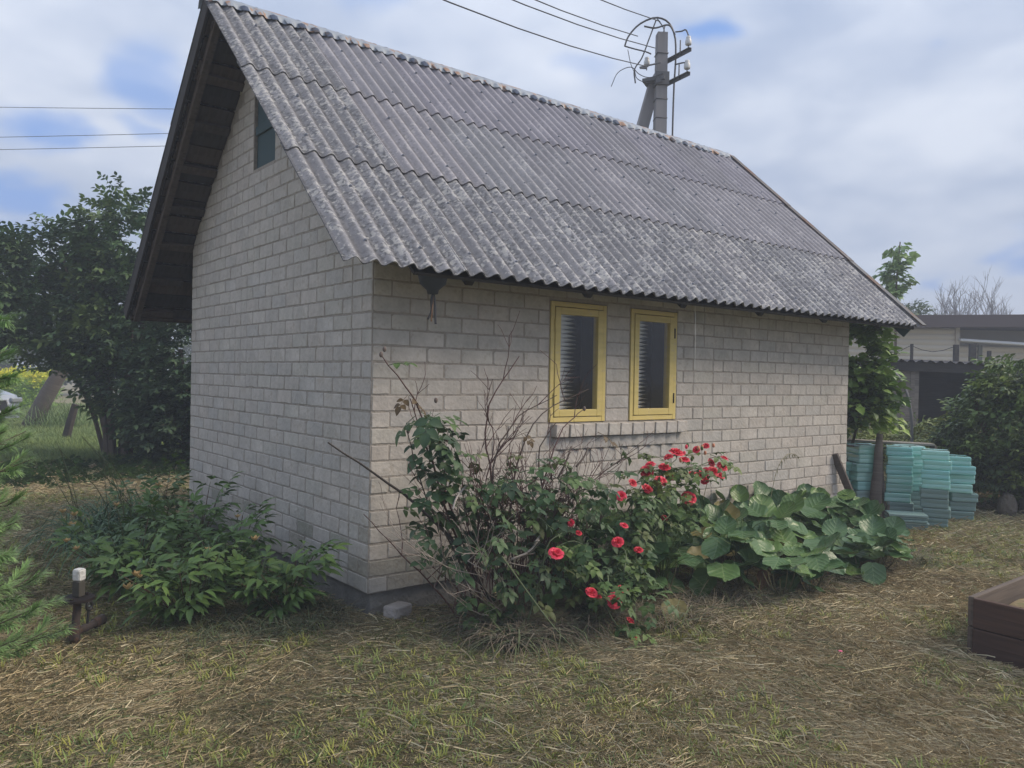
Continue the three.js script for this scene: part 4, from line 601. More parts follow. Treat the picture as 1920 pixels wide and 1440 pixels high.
/* ---------- peonies and day lilies along the gable ---------- */
const darkGreen = [[.115, .215, .055], [.14, .255, .06], [.095, .18, .055], [.17, .28, .065], [.125, .225, .06]].map((c) => leafMat(c));
{
  reseed(500);
  const peonyLeaf = () => { const gs = [tube(smooth([[0, 0, 0], [0, .015, .06], [0, .01, .12]], 4), .0025, .0015, 4, false)]; for (const [bz, yaw, k] of [[.12, 0, 1], [.055, 1.0, .92], [.055, -1.0, .92]]) for (const [y2, dz, L_] of [[0, .05, .115], [.55, .02, .095], [-.55, .02, .095]]) { const g = xf(leaf(L_ * k * rr(.9, 1.1), .034 * k * rr(.85, 1.2), { rows: 4, fold: .35, droop: rr(.25, .7), round: .62 }), [0, 0, dz], [rr(-.15, .1), y2, rr(-.2, .2)]); gs.push(xf(g, [Math.sin(yaw) * .02, .012, bz], [rr(-.15, .1), yaw, rr(-.15, .15)])); } return merge(gs); };
  const PL = [0, 1, 2, 3].map(peonyLeaf), stemM = mat([.09, .10, .04], .7), dryM = mat([.50, .34, .15], .9, { transmission: .2 }), stemR = mat([.11, .075, .045], .8);
  const seed_ = merge([0, 1, 2, 3, 4].map((i) => xf(leaf(.035, .022, { rows: 3, fold: .5, droop: -.5 }), [0, 0, 0], [-.35, i * 1.257 + .3, .2])).concat([xf(leaf(.025, .014, { rows: 2, fold: .3, droop: .4 }), [0, .006, 0], [-1.1, .7, 0]), xf(leaf(.028, .016, { rows: 2, fold: .3, droop: .4 }), [0, .004, 0], [-1.2, 3.4, 0])]));
  const plant = (x, z, h, r, n, per, label, flowers) => {
    const t = thing('peony', label, 'peony', [x, 0, z], 0, 'peonies along the gable wall');
    for (let i = 0; i < n; i++) {
      const a = i / n * 6.283 + rr(-.3, .3), q = r * Math.sqrt((i + .5) / n) , H = h * (1 - .45 * q / r) * rr(.85, 1.1), tipx = Math.cos(a) * q, tipz = Math.sin(a) * q;
      const pts = smooth([[tipx * .1, -.02, tipz * .1], [tipx * .45, H * .5, tipz * .45], [tipx, H, tipz]], 8);
      if (tipx + x > -.04) continue;
      mesh('stem', tube(pts, .005, .003, 5, false), i % 2 ? stemM : stemR, t);
      for (let k = 0; k < per; k++) { const u = .3 + .7 * k / (per - 1), p = pts[Math.min(8, Math.round(u * 8))], o = mesh('leaf', pick(PL), pick(darkGreen), t); o.position.copy(p); const yaw = k === per - 1 ? a : k * 2.4 + rr(-.5, .5) + i; o.rotation.set(rr(-.55, .1) - (k === per - 1 ? .5 : 0), yaw, rr(-.3, .3), 'YXZ'); o.scale.setScalar(rr(.8, 1.15) * (k === per - 1 ? .85 : 1)); if (p.x + x + Math.sin(yaw) * .16 > -.01) o.rotation.y = Math.PI + rr(-.7, .7) + Math.PI * .5 * (rnd() < .5 ? 1 : -1) * .3; }
    }
    for (const [fx, fy, fz] of flowers) { mesh('flower_stem', tube(smooth([[0, 0, 0], [fx * .5, fy * .55, fz * .5], [fx, fy, fz]], 6), .003, .002, 4, false), stemM, t); const o = mesh('dried_flower', seed_, dryM, t); o.position.set(fx, fy, fz); o.rotation.y = rr(0, 6); o.scale.setScalar(rr(.8, 1.25)); }
  };
  plant(-.36, -.34, .42, .42, 16, 4, 'peony clump nearest the house corner, low dark green leaves', []);
  plant(-.88, -.55, .46, .47, 17, 4, 'peony clump behind the standpipe, its dry flowers hanging low at the front', [[-.30, .34, .1], [-.33, .26, .05], [.1, .42, .05], [-.26, .30, .0], [.36, .46, .1]]);
  plant(-.42, -1.15, .52, .42, 15, 4, 'peony clump second from the house corner against the wall', [[.0, .50, .12]]);
  plant(-.98, -1.35, .54, .48, 17, 4, 'peony clump with an orange dry flower on its top', [[-.12, .60, .05], [-.4, .40, .05], [-.33, .45, -.2], [-.36, .36, .12], [-.30, .50, -.3], [-.36, .52, -.34]]);
  plant(-.38, -2.0, .62, .42, 13, 4, 'peony clump in the middle of the gable wall', [[-.3, .62, .05]]);
  plant(-.42, -2.9, .66, .40, 12, 4, 'peony clump farthest along the gable wall', []);
  // day lily clumps: fountains of narrow leaves
  const strap = (L_, W_, bend, lift) => { const p = [], ix = [], n = 7; for (let i = 0; i <= n; i++) { const t = i / n, a = lift - bend * t * t, w = W_ * .5 * (1 - Math.pow(t, 2.2)) + .0005; const z = L_ * t * Math.cos(a), y = L_ * t * Math.sin(a); p.push(-w, y + w * .3, z, 0, y, z, w, y + w * .3, z); } for (let i = 0; i < n; i++) for (let s = 0; s < 2; s++) { const k = i * 3 + s; ix.push(k, k + 3, k + 1, k + 1, k + 3, k + 4); } return G(p, ix); };
  const lilyM = leafMat([.08, .165, .06], { map: null }), lilyM2 = leafMat([.065, .14, .065], { map: null });
  for (const [x, z, n, l_, lab] of [[-.85, -2.35, 150, .62, 'day lily clump with narrow arching leaves, nearest of three'], [-.95, -3.05, 150, .66, 'day lily clump with narrow arching leaves, middle of three'], [-.55, -3.75, 120, .7, 'day lily clump with narrow arching leaves, at the back corner']]) {
    const t = thing('day_lily', lab, 'day lily', [x, 0, z], 0, 'day lily clumps');
    for (const m of [lilyM, lilyM2]) { const gs = []; for (let i = 0; i < n / 2; i++) gs.push(xf(strap(l_ * rr(.6, 1.1), rr(.008, .014), rr(.7, 1.9), rr(.75, 1.35)), [rr(-.16, .16), 0, rr(-.16, .16)], [0, rr(0, 6.283), 0])); const o = mesh('leaves', merge(gs), m, t); o.userData.kind = 'stuff'; }
    for (let i = 0; i < 4; i++) mesh('stalk', tube(smooth([[rr(-.1, .1), 0, rr(-.1, .1)], [rr(-.2, .1), .45, rr(-.2, .2)], [rr(-.5, -.1), rr(.75, .95), rr(-.3, .3)]], 8), .004, .002, 5, false), stemM, t);
  }
}
/* ---------- bergenia bed ---------- */
{
  reseed(610);
  const bTex = colTex(256, (u, v) => { const x = (u - .5) * 2, c = Math.abs(x), mid = step(.045, .0, c), k = .85 + .3 * fbm(u * 6, v * 6, 8.1, 4, 6); let vein = 0; for (const r of [.12, .3, .5, .7]) { const y = v - r - c * .42; vein = Math.max(vein, step(.018, .0, Math.abs(y)) * step(.95, .5, c)); } const m = mid * .75 + vein * .45; return [(.084 + m * .12) * k, (.160 + m * .12) * k, (.058 + m * .08) * k]; });
  const bBump = grey(256, (u, v) => { const c = Math.abs(u - .5) * 2; let q = 0; for (const r of [.12, .3, .5, .7]) q = Math.max(q, step(.07, 0, Math.abs(v - r - c * .42))); return .4 + .3 * q + .3 * fbm(u * 12, v * 12, 5.5, 3, 12); });
  const bM = [[1, 1, 1], [1.15, 1.1, 1.0], [.82, .88, .9], [1.0, 1.0, 1.1], [1.35, 1.25, .9]].map((c) => mat(c, .36, { map: bTex, bumpMap: bBump, bumpScale: .006, transmission: .22, specularIntensity: .7 }));
  const aut = [mat([.38, .20, .05], .7, { map: leafTex, transmission: .2 }), mat([.20, .17, .04], .6, { map: leafTex, transmission: .2 }), mat([.22, .11, .05], .8, { map: leafTex })], petM = mat([.13, .12, .055], .6);
  const bLeaf = () => { const R = 7, C = 8, p = [], ix = [], uv = [], L_ = .2, f1 = rr(0, 6), f2 = rr(.6, 1.4), cup = rr(-.15, .35); for (let i = 0; i <= R; i++) { const t = i / R, w = .104 * Math.pow(clamp(1 - Math.pow(Math.abs(2 * Math.pow(t * .985 + .008, .82) - 1), 2.3)), .46); for (let j = 0; j <= C; j++) { const s = j / C * 2 - 1, e = Math.abs(s); p.push(s * w * (1 - .1 * cup), .035 * Math.sin(t * 2.6) * -1 * f2 + cup * w * e * e + .010 * e * e * Math.sin(t * 11 + s * 4 + f1) + .012 * Math.abs(s) - .05 * t * t * f2, t * L_); uv.push(.5 + s * .5, t); } } for (let i = 0; i < R; i++) for (let j = 0; j < C; j++) { const a = i * (C + 1) + j; ix.push(a, a + C + 1, a + 1, a + 1, a + C + 1, a + C + 2); } return G(p, ix, uv); };
  const BL = [...Array(9)].map(bLeaf);
  const t = thing('bergenia_bed', 'wide dense bed of large round glossy green leaves at the foot of the long wall', 'bergenia');
  let count = 0; const spots = [], more = new Map();
  for (let i = 0; i < 900 && spots.length < 42; i++) { const x = rr(1.58, 5.05), z = rr(.16, .9 + .38 * step(1.8, 2.7, x)); if (x > 4.85 - .62 * z) continue; if (spots.every(([a, b]) => Math.hypot(a - x, b - z) > .23)) spots.push([x, z]); }
  spots.sort((p, q) => q[1] - p[1]);
  for (const [x, z] of spots) for (let k = 0; k < 10; k++) {
    count++;
    const yaw = k * .628 + rr(-.35, .35), out = rr(.04, .17), h = rr(.15, .44) * (z > .95 ? .75 : 1), bx = x + Math.sin(yaw) * out, bz = Math.max(.07, z + Math.cos(yaw) * out), o = mesh('leaf', pick(BL), rnd() < .03 ? aut[1] : pick(bM), t);
    o.position.set(bx, h, bz); { const front = Math.cos(yaw + .65); o.rotation.set((front > 0 ? rr(-.5, .5) : rr(-1.25, -.4)) + (h < .2 ? .25 : 0), yaw, rr(-.35, .35), 'YXZ'); } o.scale.setScalar(rr(.70, 1.08)); if (bz < .25 && Math.cos(yaw) < 0) o.rotation.set(-rr(1.0, 1.4), yaw, rr(-.3, .3), 'YXZ');
    if (count > 290) { o.updateMatrix(); if (!more.has(o.material)) more.set(o.material, []); more.get(o.material).push(o.geometry.clone().applyMatrix4(o.matrix)); t.remove(o); }
  }
  for (const [x, y, z, yaw, k, s] of [[2.83, .07, 1.12, .3, 0, .85], [1.55, .12, 1.02, -.4, 1, .8], [3.0, .12, 1.08, 1.2, 1, .75], [3.2, .10, 1.1, .5, 2, .7], [2.5, .16, 1.0, .2, 2, .75], [4.4, .06, 1.25, .9, 1, .5]]) { const o = mesh('leaf', BL[(yaw * 10 | 0) & 7], aut[k], t); o.position.set(x, y, z); o.rotation.set(.75, yaw, .1, 'YXZ'); o.scale.setScalar(s); o.userData.label = k === 0 ? 'orange withered leaf lying low at the front' : 'yellowing withered leaf at the bed edge'; }
  const pets = []; for (const [x, z] of spots) for (let k = 0; k < 6; k++) { const a = rr(0, 6.28), r = rr(.05, .15); pets.push(tube(smooth([[x, 0, z], [x + Math.cos(a) * r * .7, .1, z + Math.sin(a) * r * .7], [x + Math.cos(a) * r, rr(.16, .26), Math.max(.05, z + Math.sin(a) * r)]], 4), .006, .004, 5, false)); }
  if (more.size) mesh('foliage', mergeGeometries([...more.values()].map(merge), true), [...more.keys()], t).userData.kind = 'stuff';
  mesh('petioles', merge(pets), petM, t).userData.kind = 'stuff';
  // grasses that grow through the bed
  const gM = leafMat([.13, .19, .055], { map: null }), dry = mat([.30, .27, .15], .8);
  for (const [x, z, n, l] of [[1.78, .75, 26, 'tuft of fresh tall grass at the left end of the bergenia bed'], [2.55, .8, 16, 'tuft of long arching grass in the middle of the bergenia bed']]) { const gs = []; for (let i = 0; i < n; i++) { const a = rr(0, 6.28), H = rr(.25, .55), q = rr(.1, .3); gs.push(tube(smooth([[0, 0, 0], [Math.cos(a) * q * .3, H * .75, Math.sin(a) * q * .3], [Math.cos(a) * q, H, Math.sin(a) * q], [Math.cos(a) * q * 1.6, H * .85, Math.sin(a) * q * 1.6]], 8), .003, .001, 4, false)); } const o = tag(mesh('grass_tuft', merge(gs), gM, scene), l, 'grass', null, 'stuff'); o.position.set(x, 0, z); }
  for (const [x, z, dx, h, l] of [[2.62, .35, .28, .82, 'dry feathery grass stalk before the wall, left of two'], [3.62, .3, .3, .85, 'dry feathery grass stalk before the wall, right of two']]) { const pts = smooth([[0, 0, 0], [.06, h * .55, 0], [dx * .5, h * .9, .02], [dx, h, .02], [dx * 1.5, h * .95, .02]], 20), tt = thing('grass_stalk', l, 'grass stalk', [x, 0, z]); mesh('stem', tube(pts, .0035, .0015, 5, false), dry, tt); const gs = []; for (let i = 0; i < 40; i++) { const p = pts[9 + Math.floor(rnd() * 11)]; gs.push(xf(leaf(rr(.03, .06), .005, { rows: 2, droop: .6 }), p.toArray(), [rr(-.4, .8), Math.PI / 2 + rr(-.9, .9), 0])); } mesh('plume', merge(gs), dry, tt); }
}
/* ---------- rose bushes ---------- */
const caneM = mat([.075, .055, .045], .8), caneR = mat([.10, .05, .045], .7), caneG = mat([.075, .10, .045], .7), deadM = mat([.23, .20, .175], .9), dead2 = mat([.14, .11, .095], .9);
function roseLeaf(big) { const s = big ? 1.75 : 1, gs = [tube(smooth([[0, 0, 0], [0, .01, .05 * s], [0, .004, .09 * s]], 3), .0016, .001, 4, false)]; gs.push(xf(leaf(.05 * s, .034 * s, { rows: 4, fold: .25, droop: rr(.1, .5) }), [0, .004, .085 * s], [rr(-.2, .2), 0, rr(-.2, .2)])); for (const z of [.075, .04]) for (const d of [1, -1]) gs.push(xf(leaf(.044 * s * rr(.85, 1.1), .03 * s, { rows: 4, fold: .25, droop: rr(.1, .5) }), [d * .002, .006, z * s], [rr(-.25, .2), d * rr(.85, 1.25), rr(-.25, .25)])); return merge(gs); }
function twigs(list, p, d, len, r, n, out) { // recursive crooked twig, collects end points
  const pts = [p.clone()]; let q = p.clone(), v = d.clone(); const k = 4; for (let i = 0; i < k; i++) { v.add(V(rr(-.22, .22), rr(-.16, .2), rr(-.22, .22))).normalize(); q = q.clone().addScaledVector(v, len / k); q.z = Math.max(q.z, .03); if (q.x < -.03 && q.z < .12) q.z = .12; pts.push(q); }
  list.push(tube(pts, r, Math.max(.0012, r * .5), 5, false)); if (out) for (let i = 1; i <= k; i++) out.push([pts[i], v.clone()]);
  if (n > 0) for (let i = 0; i < 2 + (rnd() < .5); i++) { const s = pts[1 + Math.floor(rnd() * k)]; twigs(list, s, v.clone().add(V(rr(-.9, .9), rr(-.3, .6), rr(-.9, .9))).normalize(), len * rr(.4, .65), r * .6, n - 1, out); }
}
{
  reseed(722);
  const RLb = [0, 1, 2].map(() => roseLeaf(true)), RL = [0, 1, 2, 3].map(() => roseLeaf(false));
  const deep = [[.052, .11, .05], [.066, .14, .055], [.043, .09, .043], [.085, .16, .055]].map((c) => leafMat(c)), mid = [[.085, .155, .05], [.11, .195, .055], [.13, .17, .055], [.066, .125, .048]].map((c) => leafMat(c)), bronze = leafMat([.13, .085, .035]), fresh = [[.13, .21, .045], [.09, .16, .04], [.16, .22, .05]].map((c) => leafMat(c));
  const t = thing('rose_bush', 'tangled old rose bush with many bare twigs and dark leaves at the near house corner', 'rose bush', [0, 0, 0]);
  // long canes: base, via, tip
  const canes = [[[.55, 0, .5], [.25, .75, .42], [.08, 1.30, .40], [-.17, 1.58, .42], .008], [[.55, 0, .48], [.32, .7, .4], [.18, 1.0, .38], [.05, 1.34, .36], .008], [[.75, 0, .45], [.62, .8, .4], [.60, 1.25, .36], [.80, 1.60, .40], .008], [[.7, 0, .5], [.58, .9, .45], [.78, 1.2, .4], [1.10, 1.36, .42], .007], [[.8, 0, .45], [.75, .75, .42], [.95, 1.2, .4], [1.42, 1.40, .38], .007], [[.85, 0, .5], [.95, .7, .45], [1.15, 1.12, .42], [1.37, 1.27, .4], .007], [[.9, 0, .45], [1.15, .55, .42], [1.5, .8, .40], [1.95, 1.0, .38], .007], [[.62, 0, .5], [.3, .5, .5], [-.1, .85, .5], [-.50, 1.12, .47], .013], [[.5, 0, .5], [.32, .45, .45], [.12, .8, .42], [.02, 1.15, .40], .007], [[.4, 0, .45], [.2, .25, .45], [-.05, .5, .45], [-.25, .72, .4], .006], [[.95, 0, .5], [1.0, .6, .45], [.98, 1.0, .4], [1.12, 1.18, .4], .008], [[.45, 0, .5], [.48, .6, .45], [.62, 1.1, .4], [.55, 1.25, .4], .006]];
  const tips = [], dead = [], thin = [];
  canes.forEach(([a, b, c, d, r], i) => {
    const pts = smooth([a, b, c, d], 14); mesh('cane', tube(pts.map((p) => p.add(V(rr(-.006, .006), 0, rr(-.006, .006)))), r, r * .35, 6), i === 7 ? mat([.05, .042, .038], .85) : pick([caneM, caneR, caneR]), t);
    for (let k = 4; k < 15; k++) tips.push([pts[k], V(rr(-1, 1), .5, rr(0, 1))]);
    if (i !== 0) for (let k = 0; k < 4; k++) { const o = []; twigs(thin, pts[5 + Math.floor(rnd() * 9)], V(rr(-.7, .7), rr(.3, 1), rr(-.2, .4)).normalize(), rr(.15, .32), .0034, 1, o); tips.push(...o); }
  });
  for (let i = 0; i < 78; i++) { const o = []; twigs(thin, V(rr(.30, 1.2), rr(.05, .35), rr(.3, .65)), V(rr(-.5, .5), 1, rr(-.15, .3)).normalize(), rr(.35, .62), .004, 2, o); tips.push(...o); }
  for (let i = 0; i < 11; i++) twigs(dead, V(rr(.15, .55), rr(.1, .5), rr(.5, .75)), V(rr(-1, -.2), rr(.1, .8), rr(-.1, .4)).normalize(), rr(.25, .5), .0035, 2);
  for (let i = 0; i < 6; i++) twigs(dead, V(rr(.25, .75), rr(.45, .75), rr(.5, .75)), V(rr(-.6, .6), rr(-.4, .7), rr(0, .5)).normalize(), rr(.15, .28), .0042, 1);
  for (let i = 0; i < 16; i++) twigs(thin, V(rr(.8, 1.5), rr(.35, .8), rr(.3, .55)), V(rr(.1, 1), rr(.5, 1), rr(-.1, .3)).normalize(), rr(.25, .42), .003, 2);
  mesh('twigs', merge(thin), caneR, t).userData.kind = 'stuff'; mesh('dead_twigs', merge(dead), deadM, t).userData.kind = 'stuff';
  const held = new Map(), extra = new Map();   // past 290 leaves on one bush the rest are joined
  const put = (geo, m, p, yaw, pitch, s, par = t) => { const n = (held.get(par) || 0) + 1; held.set(par, n); if (n > 290) { if (!extra.has(par)) extra.set(par, new Map()); const e = extra.get(par); if (!e.has(m)) e.set(m, []); e.get(m).push(xf(geo, p.toArray(), [pitch, yaw, rr(-.4, .4)], s)); return null; } const o = mesh('leaf', geo, m, par); o.position.copy(p); o.rotation.set(pitch, yaw, rr(-.4, .4), 'YXZ'); o.scale.setScalar(s); return o; };
  // big dark leaves on the left cane, then smaller ones through the bush
  for (let i = 0; i < 74; i++) { const k = rnd(), p = V(mixn(.02, .35, rnd()) + rr(-.08, .08), mixn(1.28, .45, k) , .42 + rr(-.05, .18)); p.x = mixn(.10, .30, k) + rr(-.16, .2) * (0.4 + k); put(pick(RLb), pick(deep), p, rr(-2.6, 2.6), rr(-.1, .9), rr(.65, 1.1)); }
  for (let i = 0; i < 150; i++) { const [p, v] = pick(tips); if (p.y > 1.25 && rnd() < .85) continue; const hi = p.y > .95; put(pick(RL), hi ? pick([bronze, mid[2], mid[1], mid[0]]) : pick([...deep, ...mid, mid[1], fresh[1]]), p, rr(-2.4, 2.4), rr(-.3, .9), rr(.8, 1.5)); }
  for (let i = 0; i < 150; i++) { const p = V(rr(.28, 1.35), rr(.10, .95), rr(.42, .85)); put(pick(RL), pick([...deep, ...deep, ...mid]), p, rr(-1.6, 1.6), rr(-.2, .9), rr(1, 1.7)); }
  put(RL[0], bronze, V(.04, 1.36, .37), .4, .8, 1.2); put(RL[1], bronze, V(.03, 1.36, .37), -1.2, .8, 1.1); put(RL[2], mid[1], V(.1, 1.27, .38), 1.4, .7, 1.4); put(RL[3], mid[0], V(.06, 1.24, .4), -1.6, .9, 1.5);
  for (const [x, y, z] of [[-.17, 1.58, .42], [-.15, 1.61, .42], [1.37, 1.27, .4], [.2, 1.33, .4], [.02, 1.16, .4]]) mesh('dry_hip', new THREE.SphereGeometry(.011, 8, 6).scale(1, 1.5, 1).translate(x, y, z), dead2, t);
  for (let i = 0; i < 5; i++) mesh('broken_twig', tube(smooth([[[.18, .74, .62], [.52, .44, .72], [.95, .86, .62], [1.12, .92, .6], [.7, .5, .7]][i], [[.22, .80, .6], [.62, .47, .74], [1.05, .95, .58], [1.2, .97, .58], [.78, .56, .68]][i], [[.33, .86, .55], [.74, .52, .70], [1.12, 1.04, .55], [1.26, 1.03, .56], [.83, .66, .66]][i]], 6), .0075, .005, 6), i === 2 || i === 3 ? caneM : mat([.42, .38, .35], .9), t);
  for (const l of [[[.62, .28, .75], [.70, .48, .85], [.82, .54, .9], [.9, .5, .95]], [[.56, .05, .8], [.60, .35, .88], [.64, .55, .9], [.72, .6, .92]], [[.78, .5, .9], [.92, .36, 1.0], [.93, .15, 1.1], [.98, .02, 1.2]], [[.35, .5, .85], [.48, .28, .95], [.55, .14, 1.05], [.62, .02, 1.15]]]) mesh('green_shoot', tube(smooth(l, 10), .006, .003, 5), caneG, t);

  // the red climbing rose
  const red = thing('red_rose_bush', 'leaning rose bush covered in red flowers between the tangled bush and bergenia', 'rose bush', [0, 0, 0]), rt = [];
  const flowers = [[2.07, .95, .6, 1.25], [1.66, .86, .7, 1], [1.81, .79, .7, .8], [1.95, .8, .65, .7], [1.6, .75, .75, 1.1], [1.42, .72, .7, .85], [2.09, .65, .7, 1.2], [2.34, .78, .6, 1.05], [2.45, .80, .57, .8], [2.55, .79, .55, 1], [2.66, .82, .55, 1.0], [2.68, .88, .55, .8], [1.14, .5, .95, .95], [1.32, .43, .95, .75], [.65, .49, .95, 1.15], [.78, .29, 1.1, .9], [.83, .26, 1.1, .6], [.96, .22, 1.1, 1.15], [1.02, .27, 1.1, .9], [1.04, .1, 1.15, .7], [1.02, .03, 1.2, .6], [.96, .55, .8, .55], [1.84, .54, .7, .6], [.90, .62, .8, .5], [2.32, .97, .58, .6], [2.44, .99, .57, .55], [1.72, .90, .68, .8], [1.88, .87, .66, .95], [1.97, .93, .62, .8], [2.16, .90, .6, .9], [2.22, .80, .62, .75], [2.52, .86, .55, .8], [2.62, .76, .57, .8], [1.75, .80, .72, .7], [1.50, .80, .72, .7], [1.24, .58, .9, .7], [2.40, .74, .6, .7]];
  const rc = [[[1.2, 0, .65], [1.45, .45, .65], [1.8, .75, .65], [2.5, .88, .57]], [[1.2, 0, .7], [1.35, .4, .7], [1.55, .7, .7], [2.05, .92, .62]], [[1.15, 0, .7], [1.25, .3, .8], [1.35, .55, .8], [1.62, .84, .72]], [[1.1, 0, .7], [1.15, .3, .85], [1.2, .45, .95], [1.02, .26, 1.1]], [[1.1, 0, .65], [1.0, .35, .8], [.85, .5, .9], [.66, .48, .95]], [[1.2, 0, .7], [1.5, .35, .75], [1.8, .55, .75], [2.1, .64, .7]], [[1.1, .2, .8], [1.15, .35, 1.0], [1.1, .22, 1.12], [1.03, .06, 1.2]], [[1.1, .1, .8], [1.0, .35, 1.0], [.9, .3, 1.1], [.8, .27, 1.1]]];
  rc.forEach((c) => { const p = smooth(c, 12); mesh('cane', tube(p, .007, .003, 6), caneG, red); rt.push(...p.slice(3)); });
  for (let i = 0; i < 235; i++) { const p = pick(rt).clone().add(V(rr(-.11, .11), rr(-.12, .07), rr(-.08, .12))); if (p.y < .05) p.y = .08; put(pick(RL), p.y > .8 ? pick([...fresh, mid[1], mid[2]]) : pick([...mid, mid[1], fresh[1], fresh[0], deep[3]]), p, rr(-2.2, 2.2), rr(-.3, .8), rr(.75, 1.25), red); }
  for (let i = 0; i < 95; i++) { const c = pick([rt.slice(4, 10), rt.slice(14, 20), rt.slice(25, 30), rt.slice(2, 10)]), p = pick(c).clone().add(V(rr(-.13, .16), rr(-.12, .06), rr(-.06, .1))); put(pick(RL), pick([...fresh, mid[1], mid[0], mid[2]]), p, rr(-2.2, 2.2), rr(-.2, .9), rr(.8, 1.35), red); }
  const petal = (r, h, open, m) => { const p = [], ix = [], R = 4, C = 4; for (let i = 0; i <= R; i++) for (let j = 0; j <= C; j++) { const u = i / R, s = (j / C * 2 - 1) * .62 * (1 - .25 * u * u), rad = r * (.25 + .75 * Math.pow(u, .7)) + open * u * u, y = h * Math.sin(u * 1.5) - open * .55 * u * u * u + .0025 * Math.sin(j * 2 + r * 900); p.push(Math.sin(s) * rad, y, Math.cos(s) * rad); } for (let i = 0; i < R; i++) for (let j = 0; j < C; j++) { const a = i * 5 + j; ix.push(a, a + 1, a + 5, a + 1, a + 6, a + 5); } return G(p, ix); };
  const bloom = () => { const gs = []; let a = 0; for (const [n, r, h, op] of [[4, .006, .031, 0], [5, .012, .033, .002], [6, .019, .032, .004], [7, .026, .028, .008], [8, .032, .021, .013]]) for (let i = 0; i < n; i++) { a += 6.283 / n + .21; gs.push(xf(petal(r * rr(.9, 1.1), h * rr(.9, 1.12), op), [0, 0, 0], [rr(-.08, .08), a, rr(-.08, .08)])); } return merge(gs); };
  const blooms = [0, 1, 2].map(bloom), sepal = merge([0, 1, 2, 3, 4].map((i) => xf(leaf(.028, .01, { rows: 2, droop: .5 }), [0, 0, 0], [.2, i * 1.257, 0])));
  const redM = [[.71, .022, .06], [.62, .015, .045], [.76, .04, .095]].map((c) => mat(c, .6, { transmission: .2, sheen: .3, sheenColor: lin(1, .3, .4) }));
  flowers.forEach(([x, y, z, s], i) => { const o = mesh('rose_flower', blooms[i % 3], redM[i % 3], red); o.position.set(x, y, z); o.rotation.set(rr(.2, 1.15), rr(-1.0, .3), rr(-.3, .3), 'YXZ'); o.scale.setScalar(s * (y > .6 ? 1.0 : .88)); mesh('sepals', sepal, mid[1], o); });
  for (const [par, e] of extra) mesh('foliage', mergeGeometries([...e.values()].map(merge), true), [...e.keys()], par).userData.kind = 'stuff';
  for (let i = 0; i < 14; i++) { const o = mesh('rose_bud', new THREE.SphereGeometry(.011, 8, 6).scale(1, 1.5, 1), pick([redM[2], mat([.55, .22, .12], .7), mid[1]]), red); o.position.set(rr(2.1, 2.55), rr(.88, 1.02), .58 + rr(-.03, .03)); }
  mesh('cane', tube(smooth([[2.5, .9, .56], [2.72, .9, .52], [2.85, .86, .5], [2.95, .85, .5]], 10), .003, .0015, 5), caneR, red); mesh('support_stick', tube(P3([[1.3, 0, .55], [1.38, .35, .52], [1.52, .72, .48]]), .014, .012, 6), dead2, red);
}
/* ---------- young pine at the left edge ---------- */
{
  reseed(808);
  const t = thing('young_pine', 'soft green young pine reaching in from the left edge', 'pine'), base = V(-2.22, 0, .30), gs = [], br = [];
  gs.push(tube(P3([[base.x, -.05, base.z], [base.x, .9, base.z], [base.x + .02, 1.75, base.z]]), .035, .012, 7));
  for (let i = 0; i < 84; i++) {
    const y = .22 + 1.5 * i / 84, a = i * 2.4 + rr(-.3, .3), l = (.54 - .16 * i / 84) * rr(.75, 1.05), p = smooth([[base.x, y, base.z], [base.x + Math.cos(a) * l * .5, y + l * .08, base.z + Math.sin(a) * l * .5], [base.x + Math.cos(a) * l, y + l * .28, base.z + Math.sin(a) * l]], 12);
    gs.push(tube(p, .006, .002, 5)); br.push(p);
    for (let k = 0; k < 6; k++) { const q = p[3 + k + (k > 2 ? 1 : 0)], s = (k % 2 ? 1 : -1) * rr(.5, 1.0), L2 = l * rr(.22, .42), e = smooth([q.toArray(), [q.x + Math.cos(a + s) * L2 * .5, q.y + L2 * rr(-.05, .2), q.z + Math.sin(a + s) * L2 * .5], [q.x + Math.cos(a + s) * L2, q.y + L2 * rr(.1, .5), q.z + Math.sin(a + s) * L2]], 12); gs.push(tube([e[0], e[6], e[12]], .003, .0015, 4)); br.push(e); }
  }
  mesh('trunk', merge(gs), barkM, t);
  inst('needles', leaf(.052, .0024, { rows: 2, fold: .1, droop: .25 }), mat([1, 1, 1], .7, { transmission: .25 }), 95000, (i, P, e, s, C) => { const b = br[i % br.length], k = Math.pow(rnd(), .6) * 12, j = Math.floor(Math.min(11.99, k)), p = b[j], q = b[Math.min(12, j + 1)]; P.lerpVectors(p, q, k - j); const d = q.clone().sub(p).normalize(); const yaw = Math.atan2(d.x, d.z) + rr(-.75, .75), pit = -Math.asin(clamp(d.y, -1, 1)) + rr(-.65, .5); e.set(pit, yaw, 0, 'YXZ'); s.setScalar(rr(.7, 1.1)); const g = rr(.8, 1.3); C.setRGB(.23 * g, .38 * g, .13 * g); return true; }, t);
}
